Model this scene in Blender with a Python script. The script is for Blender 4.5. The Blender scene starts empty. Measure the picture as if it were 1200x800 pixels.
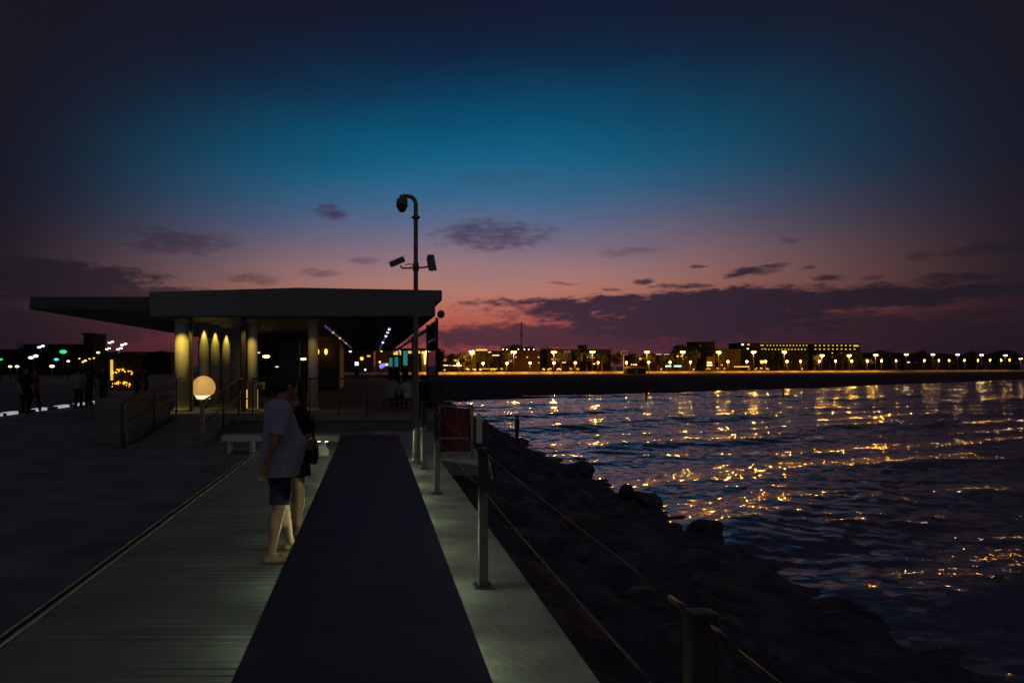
import bpy, bmesh, math, random
import numpy as np
from mathutils import Vector, Matrix, Euler, noise
random.seed(7)
C = bpy.context.scene.collection
scene = bpy.context.scene
F = 870.0; CX = 437.0; HY = 428.5; EYE = 1.75
# ------------------------------------------------------------------ camera
cam = bpy.data.cameras.new('camera'); camo = bpy.data.objects.new('camera', cam); C.objects.link(camo)
camo.location = (0, 0, EYE); camo.rotation_euler = (math.radians(90), 0, 0)
cam.sensor_width = 36; cam.lens = F/1200*36
cam.shift_x = (600-CX)/1200; cam.shift_y = (HY-400)/1200
cam.clip_start = 0.05; cam.clip_end = 9000
scene.camera = camo
scene.render.engine = 'CYCLES'
scene.cycles.use_denoising = True
scene.cycles.use_adaptive_sampling = False
scene.cycles.max_bounces = 6
scene.cycles.diffuse_bounces = 3
scene.cycles.transparent_max_bounces = 12
scene.cycles.caustics_reflective = False; scene.cycles.caustics_refractive = False
scene.cycles.sample_clamp_indirect = 4
scene.view_settings.view_transform = 'Standard'; scene.view_settings.look = 'None'
scene.view_settings.exposure = 0; scene.view_settings.gamma = 1

def lin(r, g, b):
    f = lambda c: (c/255)/12.92 if c/255 <= 0.04045 else (((c/255)+0.055)/1.055)**2.4
    return (f(r), f(g), f(b), 1)

# ------------------------------------------------------------------ world: dusk sky
world = bpy.data.worlds.new('World'); scene.world = world; world.use_nodes = True
nt = world.node_tree; nt.nodes.clear(); N = nt.nodes; L = nt.links
def wm(op, a, b=None, c=None, clamp=False):
    n = N.new('ShaderNodeMath'); n.operation = op; n.use_clamp = clamp
    for i, v in enumerate((a, b, c)):
        if v is None: continue
        if isinstance(v, (int, float)): n.inputs[i].default_value = v
        else: L.new(v, n.inputs[i])
    return n.outputs[0]
def wmix(f, a, b):
    n = N.new('ShaderNodeMix'); n.data_type = 'RGBA'
    if isinstance(f, (int, float)): n.inputs[0].default_value = f
    else: L.new(f, n.inputs[0])
    for s, v in ((6, a), (7, b)):
        if isinstance(v, tuple): n.inputs[s].default_value = v
        else: L.new(v, n.inputs[s])
    return n.outputs[2]
def wstep(v, lo, hi, a=0, b=1):
    n = N.new('ShaderNodeMapRange'); n.interpolation_type = 'SMOOTHSTEP'
    L.new(v, n.inputs[0])
    for i, x in enumerate((lo, hi, a, b)): n.inputs[i+1].default_value = x
    return n.outputs[0]
tc = N.new('ShaderNodeTexCoord'); sep = N.new('ShaderNodeSeparateXYZ'); L.new(tc.outputs['Generated'], sep.inputs[0])
X, Y, Z = sep.outputs
az = wm('DEGREES', wm('ARCTAN2', X, Y)) if False else wm('MULTIPLY', wm('ARCTAN2', X, Y), 180/math.pi)
el = wm('MULTIPLY', wm('ARCSINE', Z), 180/math.pi)
# soft irregularity of the sky colours
cmb = N.new('ShaderNodeCombineXYZ'); L.new(az, cmb.inputs[0]); L.new(wm('MULTIPLY', el, 3.2), cmb.inputs[1])
def wnoise(scale, detail, off=0.0, rough=0.55):
    mp = N.new('ShaderNodeMapping'); mp.inputs['Location'].default_value = (off, off*1.7, off)
    L.new(cmb.outputs[0], mp.inputs[0])
    n = N.new('ShaderNodeTexNoise'); n.inputs['Scale'].default_value = scale; n.inputs['Detail'].default_value = detail
    n.inputs['Roughness'].default_value = rough
    L.new(mp.outputs[0], n.inputs['Vector']); return wm('SUBTRACT', n.outputs['Fac'], 0.5)
n1 = wnoise(0.09, 4, 3); n2 = wnoise(0.35, 6, 11); n3 = wnoise(0.22, 6, 31, 0.65); n4 = wnoise(0.9, 5, 57, 0.65)
el2 = wm('ADD', el, wm('MULTIPLY', n1, 2.2))
ramp = N.new('ShaderNodeValToRGB'); ramp.color_ramp.interpolation = 'B_SPLINE'
stops = [(-3, (70, 35, 52)), (0.5, (105, 46, 62)), (2.2, (148, 62, 66)), (3.8, (178, 92, 80)), (5.4, (178, 119, 106)), (7.0, (158, 118, 118)),
         (8.8, (128, 108, 126)), (10.6, (92, 102, 134)), (12.8, (44, 100, 138)), (15.5, (0, 97, 132)), (18.5, (0, 76, 112)),
         (21.5, (2, 46, 78)), (24.5, (10, 28, 54)), (28, (16, 20, 38)), (34, (24, 24, 38))]  # top stops darkened to carry the lens vignette
cr = ramp.color_ramp
def tpos(e): return (e+3)/37
while len(cr.elements) < len(stops): cr.elements.new(0.5)
for e_, (e, c) in zip(cr.elements, stops):
    e_.position = 0.0
for i, (e, c) in enumerate(stops):
    cr.elements[i].position = tpos(e); cr.elements[i].color = lin(*c)
L.new(wm('DIVIDE', wm('ADD', el2, 3), 37, clamp=True), ramp.inputs[0])
# the afterglow sits over the town; the sky colour dims on both sides of it, lens vignette painted in
daz = wm('SUBTRACT', az, 7.5)
dist = wm('SQRT', wm('ADD', wm('POWER', wm('MULTIPLY', daz, 0.94), 2), wm('POWER', wm('MULTIPLY', wm('SUBTRACT', el, 8), 0.92), 2)))
fall = wstep(dist, 3, 34)
side = wmix(wstep(el, 2, 14), lin(32, 23, 35), lin(22, 21, 34))
base = wmix(fall, ramp.outputs[0], side)
# night sky overhead and behind, brightened as unseen fill for the dark foreground
back = wstep(dist, 48, 105)
base = wmix(back, base, (0.046, 0.042, 0.056, 1))
# clouds: (px, py, half-width, half-height, opacity, roughness)
clouds = [
 (860, 354, 340, 20, 1.0), (800, 377, 230, 30, 1.0), (660, 366, 90, 14, .95), (900, 385, 260, 22, .85), (700, 392, 330, 18, .9), (620, 354, 92, 7, 1.0), (1040, 346, 230, 11, .95), (930, 400, 460, 20, .75),
 (580, 275, 80, 20, .75), (383, 250, 27, 10, 1.0), (210, 283, 85, 18, .55), (290, 327, 45, 8, .5), (370, 319, 34, 7, .5), (425, 305, 24, 6, .4),
 (740, 294, 45, 6, .35), (880, 318, 38, 8, .95), (905, 311, 18, 4, .9), (820, 311, 12, 2.5, .8), (755, 329, 15, 4, .9), (800, 336, 56, 5, .95), (945, 314, 12, 3, .7),
 (970, 326, 22, 4, .9), (1020, 325, 20, 4, .6), (1010, 336, 18, 2.5, .6), (1080, 300, 18, 8, .5), (1120, 326, 70, 8, .8), (1160, 292, 80, 9, .55), (715, 338, 16, 3, .7), 
 (660, 332, 30, 2.5, .5), (60, 325, 150, 26, .85), (150, 348, 210, 15, .8), (30, 385, 200, 26, .55), (590, 209, 60, 10, .25), (560, 392, 120, 9, .7), (930, 281, 16, 5, .4), (1120, 368, 90, 9, .7),  # low far-left clouds added to darken the pink sky there
]
mask = None
azd = wm('ADD', az, wm('MULTIPLY', n3, 3.0)); eld = wm('ADD', el, wm('MULTIPLY', n2, 0.9))
for (px, py, hw, hh, op) in clouds:
    a0 = math.atan((px-CX)/F); e0 = math.degrees(math.atan((HY-py)/F*math.cos(a0)))
    wa = hw/F*math.cos(a0)**2*57.3; wh = hh/F*math.cos(a0)*57.3
    dx = wm('DIVIDE', wm('SUBTRACT', azd, math.degrees(a0)), wa)
    dy = wm('DIVIDE', wm('SUBTRACT', eld, e0), wh)
    r2 = wm('ADD', wm('MULTIPLY', dx, dx), wm('MULTIPLY', dy, dy))
    amp = 1.5 if hw > 150 else 2.0 if hw > 30 else 1.6
    m = wm('SUBTRACT', wm('ADD', 1.0, wm('ADD', wm('MULTIPLY', n3, amp), wm('MULTIPLY', n4, amp*0.9))), r2)
    soft = 0.6 if hw > 100 else 1.1
    m = wm('MULTIPLY', wstep(m, 0.0, soft), op)
    mask = m if mask is None else wm('MAXIMUM', mask, m)
ccol = wmix(fall, lin(54, 37, 58), lin(26, 22, 33))
chi = wmix(wstep(el, 6, 12), ccol, wmix(fall, lin(64, 52, 82), lin(27, 23, 36)))
full = wmix(mask, base, chi)
sky = N.new('ShaderNodeTexSky'); sky.sky_type = 'NISHITA'; sky.sun_disc = False
sky.sun_elevation = math.radians(0.5); sky.sun_rotation = math.radians(9)
bg1 = N.new('ShaderNodeBackground'); bg1.inputs['Strength'].default_value = 1.0; L.new(full, bg1.inputs[0])
bg2 = N.new('ShaderNodeBackground'); bg2.inputs['Strength'].default_value = 0.0015; L.new(sky.outputs[0], bg2.inputs[0])
adds = N.new('ShaderNodeAddShader'); L.new(bg1.outputs[0], adds.inputs[0]); L.new(bg2.outputs[0], adds.inputs[1])
wo = N.new('ShaderNodeOutputWorld'); L.new(adds.outputs[0], wo.inputs[0])
world.cycles.sampling_method = 'NONE'
sun = bpy.data.lights.new('sun', 'SUN'); sun.energy = 0.006; sun.angle = math.radians(20); sun.color = (1, .6, .5)
suno = bpy.data.objects.new('sun', sun); C.objects.link(suno)
suno.rotation_euler = (math.radians(90-2), 0, math.radians(180-9))   # afterglow from beyond the town

# ------------------------------------------------------------------ helpers
def P(px, py, D): return Vector(((px-CX)/F*D, D, EYE-(py-HY)/F*D))
def XX(px, D): return (px-CX)/F*D
def ZZ(py, D): return EYE-(py-HY)/F*D

def mat(name, col, rough=.7, metal=0, emit=None, es=0, var=.25, scale=6, bump=.0, bscale=30, spec=.5, detail=5, dist=.02):
    m = bpy.data.materials.new(name); m.use_nodes = True
    t = m.node_tree; b = t.nodes['Principled BSDF']
    b.inputs['Roughness'].default_value = rough; b.inputs['Metallic'].default_value = metal
    b.inputs['Specular IOR Level'].default_value = spec
    co = t.nodes.new('ShaderNodeTexCoord')
    n = t.nodes.new('ShaderNodeTexNoise'); n.inputs['Scale'].default_value = scale; n.inputs['Detail'].default_value = detail
    t.links.new(co.outputs['Object'], n.inputs['Vector'])
    r = t.nodes.new('ShaderNodeMapRange'); r.inputs[1].default_value = .3; r.inputs[2].default_value = .7
    r.inputs[3].default_value = 1-var; r.inputs[4].default_value = 1+var
    t.links.new(n.outputs['Fac'], r.inputs[0])
    h = t.nodes.new('ShaderNodeVectorMath'); h.operation = 'SCALE'; h.inputs[0].default_value = col[:3]
    t.links.new(r.outputs[0], h.inputs['Scale']); t.links.new(h.outputs[0], b.inputs['Base Color'])
    if bump:
        n2 = t.nodes.new('ShaderNodeTexNoise'); n2.inputs['Scale'].default_value = bscale; n2.inputs['Detail'].default_value = 6
        t.links.new(co.outputs['Object'], n2.inputs['Vector'])
        bp = t.nodes.new('ShaderNodeBump'); bp.inputs['Strength'].default_value = bump; bp.inputs['Distance'].default_value = dist
        t.links.new(n2.outputs['Fac'], bp.inputs['Height']); t.links.new(bp.outputs[0], b.inputs['Normal'])
    if emit:
        b.inputs['Emission Color'].default_value = (*emit[:3], 1); b.inputs['Emission Strength'].default_value = es
    return m
def glow(name, col, s):
    m = mat(name, (.8, .8, .8), .4, emit=col, es=s, var=.05)
    if name not in ('bench_strip', 'bench_strip_soft', 'globe_lamp', 'globe_base', 'kerb_lamp'): m.cycles.emission_sampling = 'NONE'   # small dim faces: found by bounces, not sampled
    return m

WARM = (1, .62, .14); AMBER = (1, .50, .07); YEL = (1, .74, .12); WHT = (1, .93, .78)
M = dict(
 deckc=mat('deck_concrete', (.145, .15, .15), .85, var=.3, scale=1.3, bump=.25, bscale=14),
 board=mat('grooved_deck', (.20, .215, .185), .6, var=.22, scale=1.7, bump=.15, bscale=40),
 conc=mat('pale_concrete', (.34, .36, .30), .85, var=.38, scale=2.2, bump=.35, bscale=25, detail=9),
 bench=mat('navy_bench', (.085, .066, .082), .55, var=.25, scale=2.5, bump=.1, bscale=18, spec=.3),
 steel=mat('brushed_steel', (.33, .33, .31), .35, .85, var=.15, scale=10),
 dsteel=mat('dark_painted_steel', (.055, .05, .05), .5, .3, var=.2, scale=12),
 pole=mat('grey_pole', (.22, .20, .17), .5, .2, var=.2, scale=8),
 white=mat('white_paint', (.62, .61, .56), .5, var=.1, scale=5),
 cream=mat('cream_column', (.60, .56, .44), .6, var=.12, scale=3, bump=.1, bscale=12),
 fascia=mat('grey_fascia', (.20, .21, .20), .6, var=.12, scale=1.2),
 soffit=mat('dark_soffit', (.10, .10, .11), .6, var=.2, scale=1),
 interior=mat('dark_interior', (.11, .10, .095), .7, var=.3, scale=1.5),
 wood=mat('brown_wood', (.16, .10, .06), .6, var=.3, scale=4),
 rock=mat('rock', (.095, .092, .10), .9, spec=.1, var=.5, scale=2.2, bump=.9, bscale=6, dist=.06),
 rubble=mat('rubble', (.085, .080, .092), .95, spec=.05, var=.5, scale=1.6, bump=1, bscale=3, dist=.2),
 sand=mat('dark_sand', (.075, .062, .070), .95, spec=0, var=.3, scale=.15, bump=.4, bscale=1.2, dist=.2),
 ground=mat('harbour_paving', (.07, .07, .072), .85, var=.3, scale=.4, bump=.2, bscale=5),
 paving=mat('promenade_paving', (.32, .28, .22), .8, var=.2, scale=.6),
 pwall=mat('promenade_wall', (.70, .56, .38), .8, var=.2, scale=.7),
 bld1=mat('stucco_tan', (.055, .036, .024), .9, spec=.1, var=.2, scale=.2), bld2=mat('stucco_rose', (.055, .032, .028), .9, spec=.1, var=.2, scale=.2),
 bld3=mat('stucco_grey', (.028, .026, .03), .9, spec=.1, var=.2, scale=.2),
 roofd=mat('dark_roof', (.05, .04, .04), .9), leaf=mat('foliage', (.025, .032, .016), .8, var=.5, scale=1.5), bark=mat('bark', (.09, .06, .04), .9, var=.4, scale=4, bump=.5),
 skin=mat('skin', (.36, .20, .12), .55, var=.08, scale=9), skin2=mat('skin_dim', (.40, .24, .16), .55, var=.08, scale=9), hair=mat('dark_hair', (.02, .015, .012), .7, var=.4, scale=40, bump=.4, bscale=80),
 shirt=mat('pale_shirt', (.35, .37, .45), .9, var=.07, scale=5, bump=.7, bscale=6, dist=.05),
 denim=mat('navy_denim', (.016, .021, .045), .85, var=.25, scale=30, bump=.3, bscale=60, dist=.005),
 black=mat('black_cloth', (.018, .017, .020), .9, var=.3, scale=8), red=mat('red_cloth', (.11, .012, .022), .85, var=.3, scale=3, bump=.3, bscale=5),
 bagw=mat('white_bag', (.75, .74, .66), .6, var=.08, scale=6, bump=.5, bscale=10, dist=.03),
 leather=mat('sandal_leather', (.05, .03, .02), .6), camg=mat('camera_grey', (.16, .15, .15), .45, var=.1), lens=mat('dark_lens', (.01, .01, .012), .12, spec=.8),
 g_tall=glow('sodium_lamp', (1, .52, .13), 2.3), g_low=glow('path_lamp', (1, .50, .10), 1.9), g_cool=glow('cool_lamp', (.90, .72, .55), 1.4),
 g_win=glow('lit_window', (1, .62, .12), .8), g_bright=glow('bright_sign', (1, .80, .45), 1.25), g_yel=glow('yellow_window', (1, .72, .10), .75),
 g_teal=glow('teal_sign', (.02, .65, .60), 1.6), g_tealdim=glow('teal_panel', (.01, .35, .33), .38), g_blue=glow('blue_lamp', (.12, .12, 1), 2.0), g_green=glow('green_lamp', (.02, .8, .25), 1.0),
 g_white=glow('white_lamp', (.95, .92, 1), 1.1), g_flood=glow('flood_lamp', (.92, .92, 1), 2.2), g_floody=glow('flood_lamp_warm', (1, .9, .55), 3.0), g_orange=glow('orange_lamp', (1, .42, .05), 2.2),
 g_purple=glow('purple_window', (.10, .04, .22), 1.0),
 g_globe=glow('globe_lamp', (1, .50, .15), .70), g_globeb=glow('globe_base', (1, .84, .55), 1.5),
 g_strip=glow('bench_strip', (.86, 1, .64), 56), g_soft=glow('bench_strip_soft', (.86, 1, .64), 9), g_kerb=glow('kerb_lamp', (.80, .80, .86), .55), g_led=glow('ceiling_led', (.25, .28, .65), .25), g_spot=glow('spot_lens', (1, .80, .22), 5),
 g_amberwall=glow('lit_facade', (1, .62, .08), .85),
)
# glass: reflects by its own fresnel, lets the rest through
gm = bpy.data.materials.new('clear_glass'); gm.use_nodes = True; t = gm.node_tree; t.nodes.clear()
o_ = t.nodes.new('ShaderNodeOutputMaterial'); mx = t.nodes.new('ShaderNodeMixShader'); tr = t.nodes.new('ShaderNodeBsdfTransparent'); gl = t.nodes.new('ShaderNodeBsdfGlossy')
tr.inputs[0].default_value = (.86, .88, .86, 1); gl.inputs['Roughness'].default_value = .03; fr = t.nodes.new('ShaderNodeFresnel'); fr.inputs[0].default_value = 1.45
nz = t.nodes.new('ShaderNodeTexNoise'); nz.inputs['Scale'].default_value = .8; bp = t.nodes.new('ShaderNodeBump'); bp.inputs['Strength'].default_value = .04
tcg = t.nodes.new('ShaderNodeTexCoord'); t.links.new(tcg.outputs['Object'], nz.inputs['Vector'])
t.links.new(nz.outputs[0], bp.inputs['Height']); t.links.new(bp.outputs[0], gl.inputs['Normal'])
t.links.new(fr.outputs[0], mx.inputs[0]); t.links.new(tr.outputs[0], mx.inputs[1]); t.links.new(gl.outputs[0], mx.inputs[2]); t.links.new(mx.outputs[0], o_.inputs[0])
M['glass'] = gm
# sea
wmt = bpy.data.materials.new('sea_water'); wmt.use_nodes = True; t = wmt.node_tree; b = t.nodes['Principled BSDF']
b.inputs['Base Color'].default_value = (.10, .085, .115, 1); b.inputs['Roughness'].default_value = .06; b.inputs['IOR'].default_value = 1.333
b.inputs['Specular IOR Level'].default_value = .5
co = t.nodes.new('ShaderNodeTexCoord')
def tn(scale, det, sx=1, sy=1):
    mp = t.nodes.new('ShaderNodeMapping'); mp.inputs['Rotation'].default_value = (0, 0, math.radians(-33)); mp.inputs['Scale'].default_value = (sx, sy, 1)
    n = t.nodes.new('ShaderNodeTexNoise'); n.inputs['Scale'].default_value = scale; n.inputs['Detail'].default_value = det
    t.links.new(co.outputs['Object'], mp.inputs[0]); t.links.new(mp.outputs[0], n.inputs['Vector']); return n.outputs['Fac']
def bumpn(h, s, d, prev=None):
    bp = t.nodes.new('ShaderNodeBump'); bp.inputs['Strength'].default_value = s; bp.inputs['Distance'].default_value = d
    t.links.new(h, bp.inputs['Height'])
    if prev: t.links.new(prev, bp.inputs['Normal'])
    return bp.outputs[0]
nn = bumpn(tn(1.3, 3, .55, 1), 1.0, .016); nn = bumpn(tn(5.5, 3, .7, 1), 1.0, .004, nn)
def facets(scale, k, prev, sx=.6):
    mp = t.nodes.new('ShaderNodeMapping'); mp.inputs['Rotation'].default_value = (0, 0, math.radians(-33)); mp.inputs['Scale'].default_value = (sx, 1, 1)
    v = t.nodes.new('ShaderNodeTexVoronoi'); v.voronoi_dimensions = '3D'; v.inputs['Scale'].default_value = scale
    t.links.new(co.outputs['Object'], mp.inputs[0]); t.links.new(mp.outputs[0], v.inputs['Vector'])
    a = t.nodes.new('ShaderNodeVectorMath'); a.operation = 'SUBTRACT'; a.inputs[1].default_value = (.5, .5, .5); t.links.new(v.outputs['Color'], a.inputs[0])
    m2 = t.nodes.new('ShaderNodeVectorMath'); m2.operation = 'MULTIPLY'; m2.inputs[1].default_value = (k, k, 0); t.links.new(a.outputs[0], m2.inputs[0])
    ad = t.nodes.new('ShaderNodeVectorMath'); ad.operation = 'ADD'; t.links.new(prev, ad.inputs[0]); t.links.new(m2.outputs[0], ad.inputs[1])
    nm = t.nodes.new('ShaderNodeVectorMath'); nm.operation = 'NORMALIZE'; t.links.new(ad.outputs[0], nm.inputs[0]); return nm.outputs[0]
nn = facets(1.3, .05, nn); nn = facets(5.0, .15, nn)       # small wind facets that catch the lamps one by one
t.links.new(nn, b.inputs['Normal']); M['sea'] = wmt

class MB:
    def __init__(s): s.bm = bmesh.new()
    def box(s, x0, x1, y0, y1, z0, z1, bev=0):
        vs = [s.bm.verts.new((x, y, z)) for x in (x0, x1) for y in (y0, y1) for z in (z0, z1)]
        fs = [(0, 1, 3, 2), (4, 6, 7, 5), (0, 4, 5, 1), (2, 3, 7, 6), (0, 2, 6, 4), (1, 5, 7, 3)]
        fl = [s.bm.faces.new([vs[i] for i in f]) for f in fs]
        if bev:
            es = list({e for f in fl for e in f.edges})
            bmesh.ops.bevel(s.bm, geom=es, offset=bev, segments=2, affect='EDGES', profile=.7)
        return s
    def cyl(s, p0, p1, r0, r1=None, n=16, caps=True):
        p0 = Vector(p0); p1 = Vector(p1); r1 = r0 if r1 is None else r1
        d = (p1-p0).normalized(); a = d.orthogonal().normalized(); c = d.cross(a)
        A = [s.bm.verts.new(p0+(a*math.cos(k*2*math.pi/n)+c*math.sin(k*2*math.pi/n))*r0) for k in range(n)]
        B = [s.bm.verts.new(p1+(a*math.cos(k*2*math.pi/n)+c*math.sin(k*2*math.pi/n))*r1) for k in range(n)]
        for k in range(n): f = s.bm.faces.new((A[k], A[(k+1) % n], B[(k+1) % n], B[k])); f.smooth = True
        if caps: s.bm.faces.new(A[::-1]); s.bm.faces.new(B)
        return s
    def tube(s, pts, r, n=10):
        pts = [Vector(p) for p in pts]; rings = []; a = None
        for i, p in enumerate(pts):
            d = (pts[min(i+1, len(pts)-1)]-pts[max(i-1, 0)]).normalized()
            a = d.orthogonal().normalized() if a is None else (a-d*a.dot(d)).normalized()
            c = d.cross(a); rr = r[i] if isinstance(r, (list, tuple)) else r
            rings.append([s.bm.verts.new(p+(a*math.cos(k*2*math.pi/n)+c*math.sin(k*2*math.pi/n))*rr) for k in range(n)])
        for A, B in zip(rings, rings[1:]):
            for k in range(n): f = s.bm.faces.new((A[k], A[(k+1) % n], B[(k+1) % n], B[k])); f.smooth = True
        s.bm.faces.new(rings[0][::-1]); s.bm.faces.new(rings[-1]); return s
    def ell(s, c, r, u=20, v=12, rot=None):
        r = (r, r, r) if isinstance(r, (int, float)) else r
        m = Matrix.Translation(c) @ (rot.to_4x4() if rot else Matrix()) @ Matrix.Diagonal((*r, 1))
        g = bmesh.ops.create_uvsphere(s.bm, u_segments=u, v_segments=v, radius=1, matrix=m)
        for f in {f for vv in g['verts'] for f in vv.link_faces}: f.smooth = True
        return s
    def loft(s, st, n=24, side=(0, 1, 0), up=None):
        """st: list of (centre, half_side, half_depth); rings are built round the given side and depth axes"""
        rings = []
        for (c, a, b_, sd, dp) in st:
            rings.append([s.bm.verts.new(Vector(c)+Vector(sd)*a*math.cos(k*2*math.pi/n)+Vector(dp)*b_*math.sin(k*2*math.pi/n)) for k in range(n)])
        for A, B in zip(rings, rings[1:]):
            for k in range(n): f = s.bm.faces.new((A[k], A[(k+1) % n], B[(k+1) % n], B[k])); f.smooth = True
        s.bm.faces.new(rings[0][::-1]); s.bm.faces.new(rings[-1]); return s
    def poly(s, pts, z0, z1):
        A = [s.bm.verts.new((p[0], p[1], z0)) for p in pts]; B = [s.bm.verts.new((p[0], p[1], z1)) for p in pts]
        n = len(pts)
        for k in range(n): s.bm.faces.new((A[k], A[(k+1) % n], B[(k+1) % n], B[k]))
        s.bm.faces.new(A[::-1]); s.bm.faces.new(B); return s
    def build(s, name, m, parent=None, remesh=0, smooth=0, loc=None):
        bmesh.ops.recalc_face_normals(s.bm, faces=s.bm.faces)
        me = bpy.data.meshes.new(name); s.bm.to_mesh(me); s.bm.free()
        o = bpy.data.objects.new(name, me); C.objects.link(o)
        if remesh:
            md = o.modifiers.new('r', 'REMESH'); md.mode = 'VOXEL'; md.voxel_size = remesh; md.use_smooth_shade = True
            if smooth:
                ms = o.modifiers.new('s', 'SMOOTH'); ms.iterations = smooth; ms.factor = .5
            dg = bpy.context.evaluated_depsgraph_get(); new = bpy.data.meshes.new_from_object(o.evaluated_get(dg))
            o.modifiers.clear(); o.data = new; bpy.data.meshes.remove(me); new.name = name
            for p in new.polygons: p.use_smooth = True
        o.data.materials.clear(); o.data.materials.append(M[m] if isinstance(m, str) else m)
        if parent:
            o.parent = parent
        return o
def tag(o, label=None, cat=None, group=None, kind=None):
    if label: o['label'] = label
    if cat: o['category'] = cat
    if group: o['group'] = group
    if kind: o['kind'] = kind
    return o
def thing(name, label, cat, loc=(0, 0, 0), rz=0, group=None):
    o = bpy.data.objects.new(name, None); C.objects.link(o); o.location = loc; o.rotation_euler = (0, 0, rz); o.empty_display_size = .2
    return tag(o, label, cat, group)
def dup(root, loc, rz=None, label=None, group=None, scale=None):
    r = root.copy(); C.objects.link(r); r.location = loc
    if rz is not None: r.rotation_euler = (0, 0, rz)
    if scale: r.scale = scale if isinstance(scale, tuple) else (scale,)*3
    if label: r['label'] = label
    if group: r['group'] = group
    for ch in list(root.children):
        c = ch.copy(); C.objects.link(c); c.parent = r
        for g in list(ch.children):
            d = g.copy(); C.objects.link(d); d.parent = c
    return r
ORD = ['first', 'second', 'third', 'fourth', 'fifth', 'sixth', 'seventh', 'eighth', 'ninth', 'tenth', 'eleventh', 'twelfth', 'thirteenth', 'fourteenth', 'fifteenth',
       'sixteenth', 'seventeenth', 'eighteenth', 'nineteenth', 'twentieth', 'twenty-first', 'twenty-second', 'twenty-third', 'twenty-fourth', 'twenty-fifth', 'twenty-sixth',
       'twenty-seventh', 'twenty-eighth', 'twenty-ninth', 'thirtieth', 'thirty-first', 'thirty-second', 'thirty-third', 'thirty-fourth']

# ------------------------------------------------------------------ setting
SEA = -3.0; BED = 2.9
PRX = lambda x: 290 + (x-27.7)*130/292          # far promenade line: y as a function of x
TOWN = EYE-BED                                  # its ground height
# deck: slab, with the grooved boards as one profile
tag(MB().box(-13.2, -2.40, -8, 19.9, -3.6, 0).box(-13.2, 2.1, 19.9, 74, -3.6, 0.0).build('deck', 'deckc'), kind='structure')
d = MB(); x0, x1 = -2.30, -0.02
prof = []; y = -1.0
while y < 19.9:
    wob = .0015*math.sin(y*37)
    prof += [(y, -.009), (y+.006, 0+wob), (y+.084, 0+wob*.5), (y+.090, -.009)]
    y += .10
vs = [[d.bm.verts.new((x, yy, zz)) for (yy, zz) in prof] for x in (x0, x1)]
for k in range(len(prof)-1): d.bm.faces.new((vs[0][k], vs[1][k], vs[1][k+1], vs[0][k+1]))
d.box(x0, x1, -8, 19.9, -3.6, -.03)
tag(d.build('walkway', 'board'), kind='structure')
c = MB(); c.box(.0, 1.25, -8, 19.88, -3.6, .006, )
c.box(1.252, 2.15, 13.75, 19.88, -.28, .004)
tag(c.build('path', 'conc'), kind='structure')
# metal joint channel between the two decks
th = thing('drain_channel', 'long narrow metal drain channel with twin bright edges between the two decks', 'drain', (-2.35, 0, 0))
MB().box(-.040, -.024, -2, 19.8, -.05, .03, .003).build('edge_strip', 'pole', th)
MB().box(.024, .040, -2, 19.8, -.05, .022, .003).build('edge_strip', 'pole', th)
MB().box(-.024, .024, -2, 19.8, -.06, -.02).build('channel_bed', 'dsteel', th)
# harbour ground to the left, town ground beyond, beach, rubble slope, sea
tag(MB().poly([(-900, -60), (-13.2, -60), (-13.2, 74), (2.1, 74), (2.1, 100), (10, 104), (-60, PRX(-60)), (-900, PRX(-900)+300)], -3.6, -.35).build('ground', 'ground'), kind='structure')
tag(MB().poly([(-900, PRX(-60)+4), (-60, PRX(-60)+4), (1400, PRX(1400)+4), (1400, 3500), (-900, 3500)], -3.6, TOWN).build('town_ground', 'paving'), kind='structure')
bm_ = MB(); NS = 60; rows = []
for i in range(NS+1):
    f = i/NS; sx, sy = (-8 + f*1300, 84+f*1300*.72); 
    qx = -60+f*1460; qy = PRX(qx)+2.5
    r_ = []
    for j in range(9):
        g = (j/8)**2; x = sx+(qx-sx)*g; y = sy+(qy-sy)*g
        z = (SEA-.4 if j == 0 else SEA+.12+(TOWN-.57-SEA)*g**.8) + noise.noise(Vector((x*.05, y*.05, 0)))*.12*(1 if 0 < j < 8 else 0)
        r_.append(bm_.bm.verts.new((x, y, z)))
    rows.append(r_)
for A, B in zip(rows, rows[1:]):
    for j in range(8): f = bm_.bm.faces.new((A[j], B[j], B[j+1], A[j+1])); f.smooth = True
tag(bm_.build('beach', 'sand'), kind='structure')
s = MB(); rows = []
for i in range(190):
    y = -6+i*.55; r_ = []
    for j in range(22):
        g = j/21; x = 1.27+g*(10.3-1.27) + (0.02*max(0, y-60))*g
        z = -.55-g**.9*(2.75)+ (noise.noise(Vector((x*1.3, y*1.3, 1)))*.35+noise.noise(Vector((x*3.1, y*3.1, 4)))*.12)*(1 if 0 < j else 0)
        if y > 13.3 and x < 3.1: z = min(z, -.7)
        r_.append(s.bm.verts.new((x, y, z)))
    rows.append(r_)
for A, B in zip(rows, rows[1:]):
    for j in range(21): s.bm.faces.new((A[j], A[j+1], B[j+1], B[j]))
tag(s.build('rubble_slope', 'rubble'), kind='structure')
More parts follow.
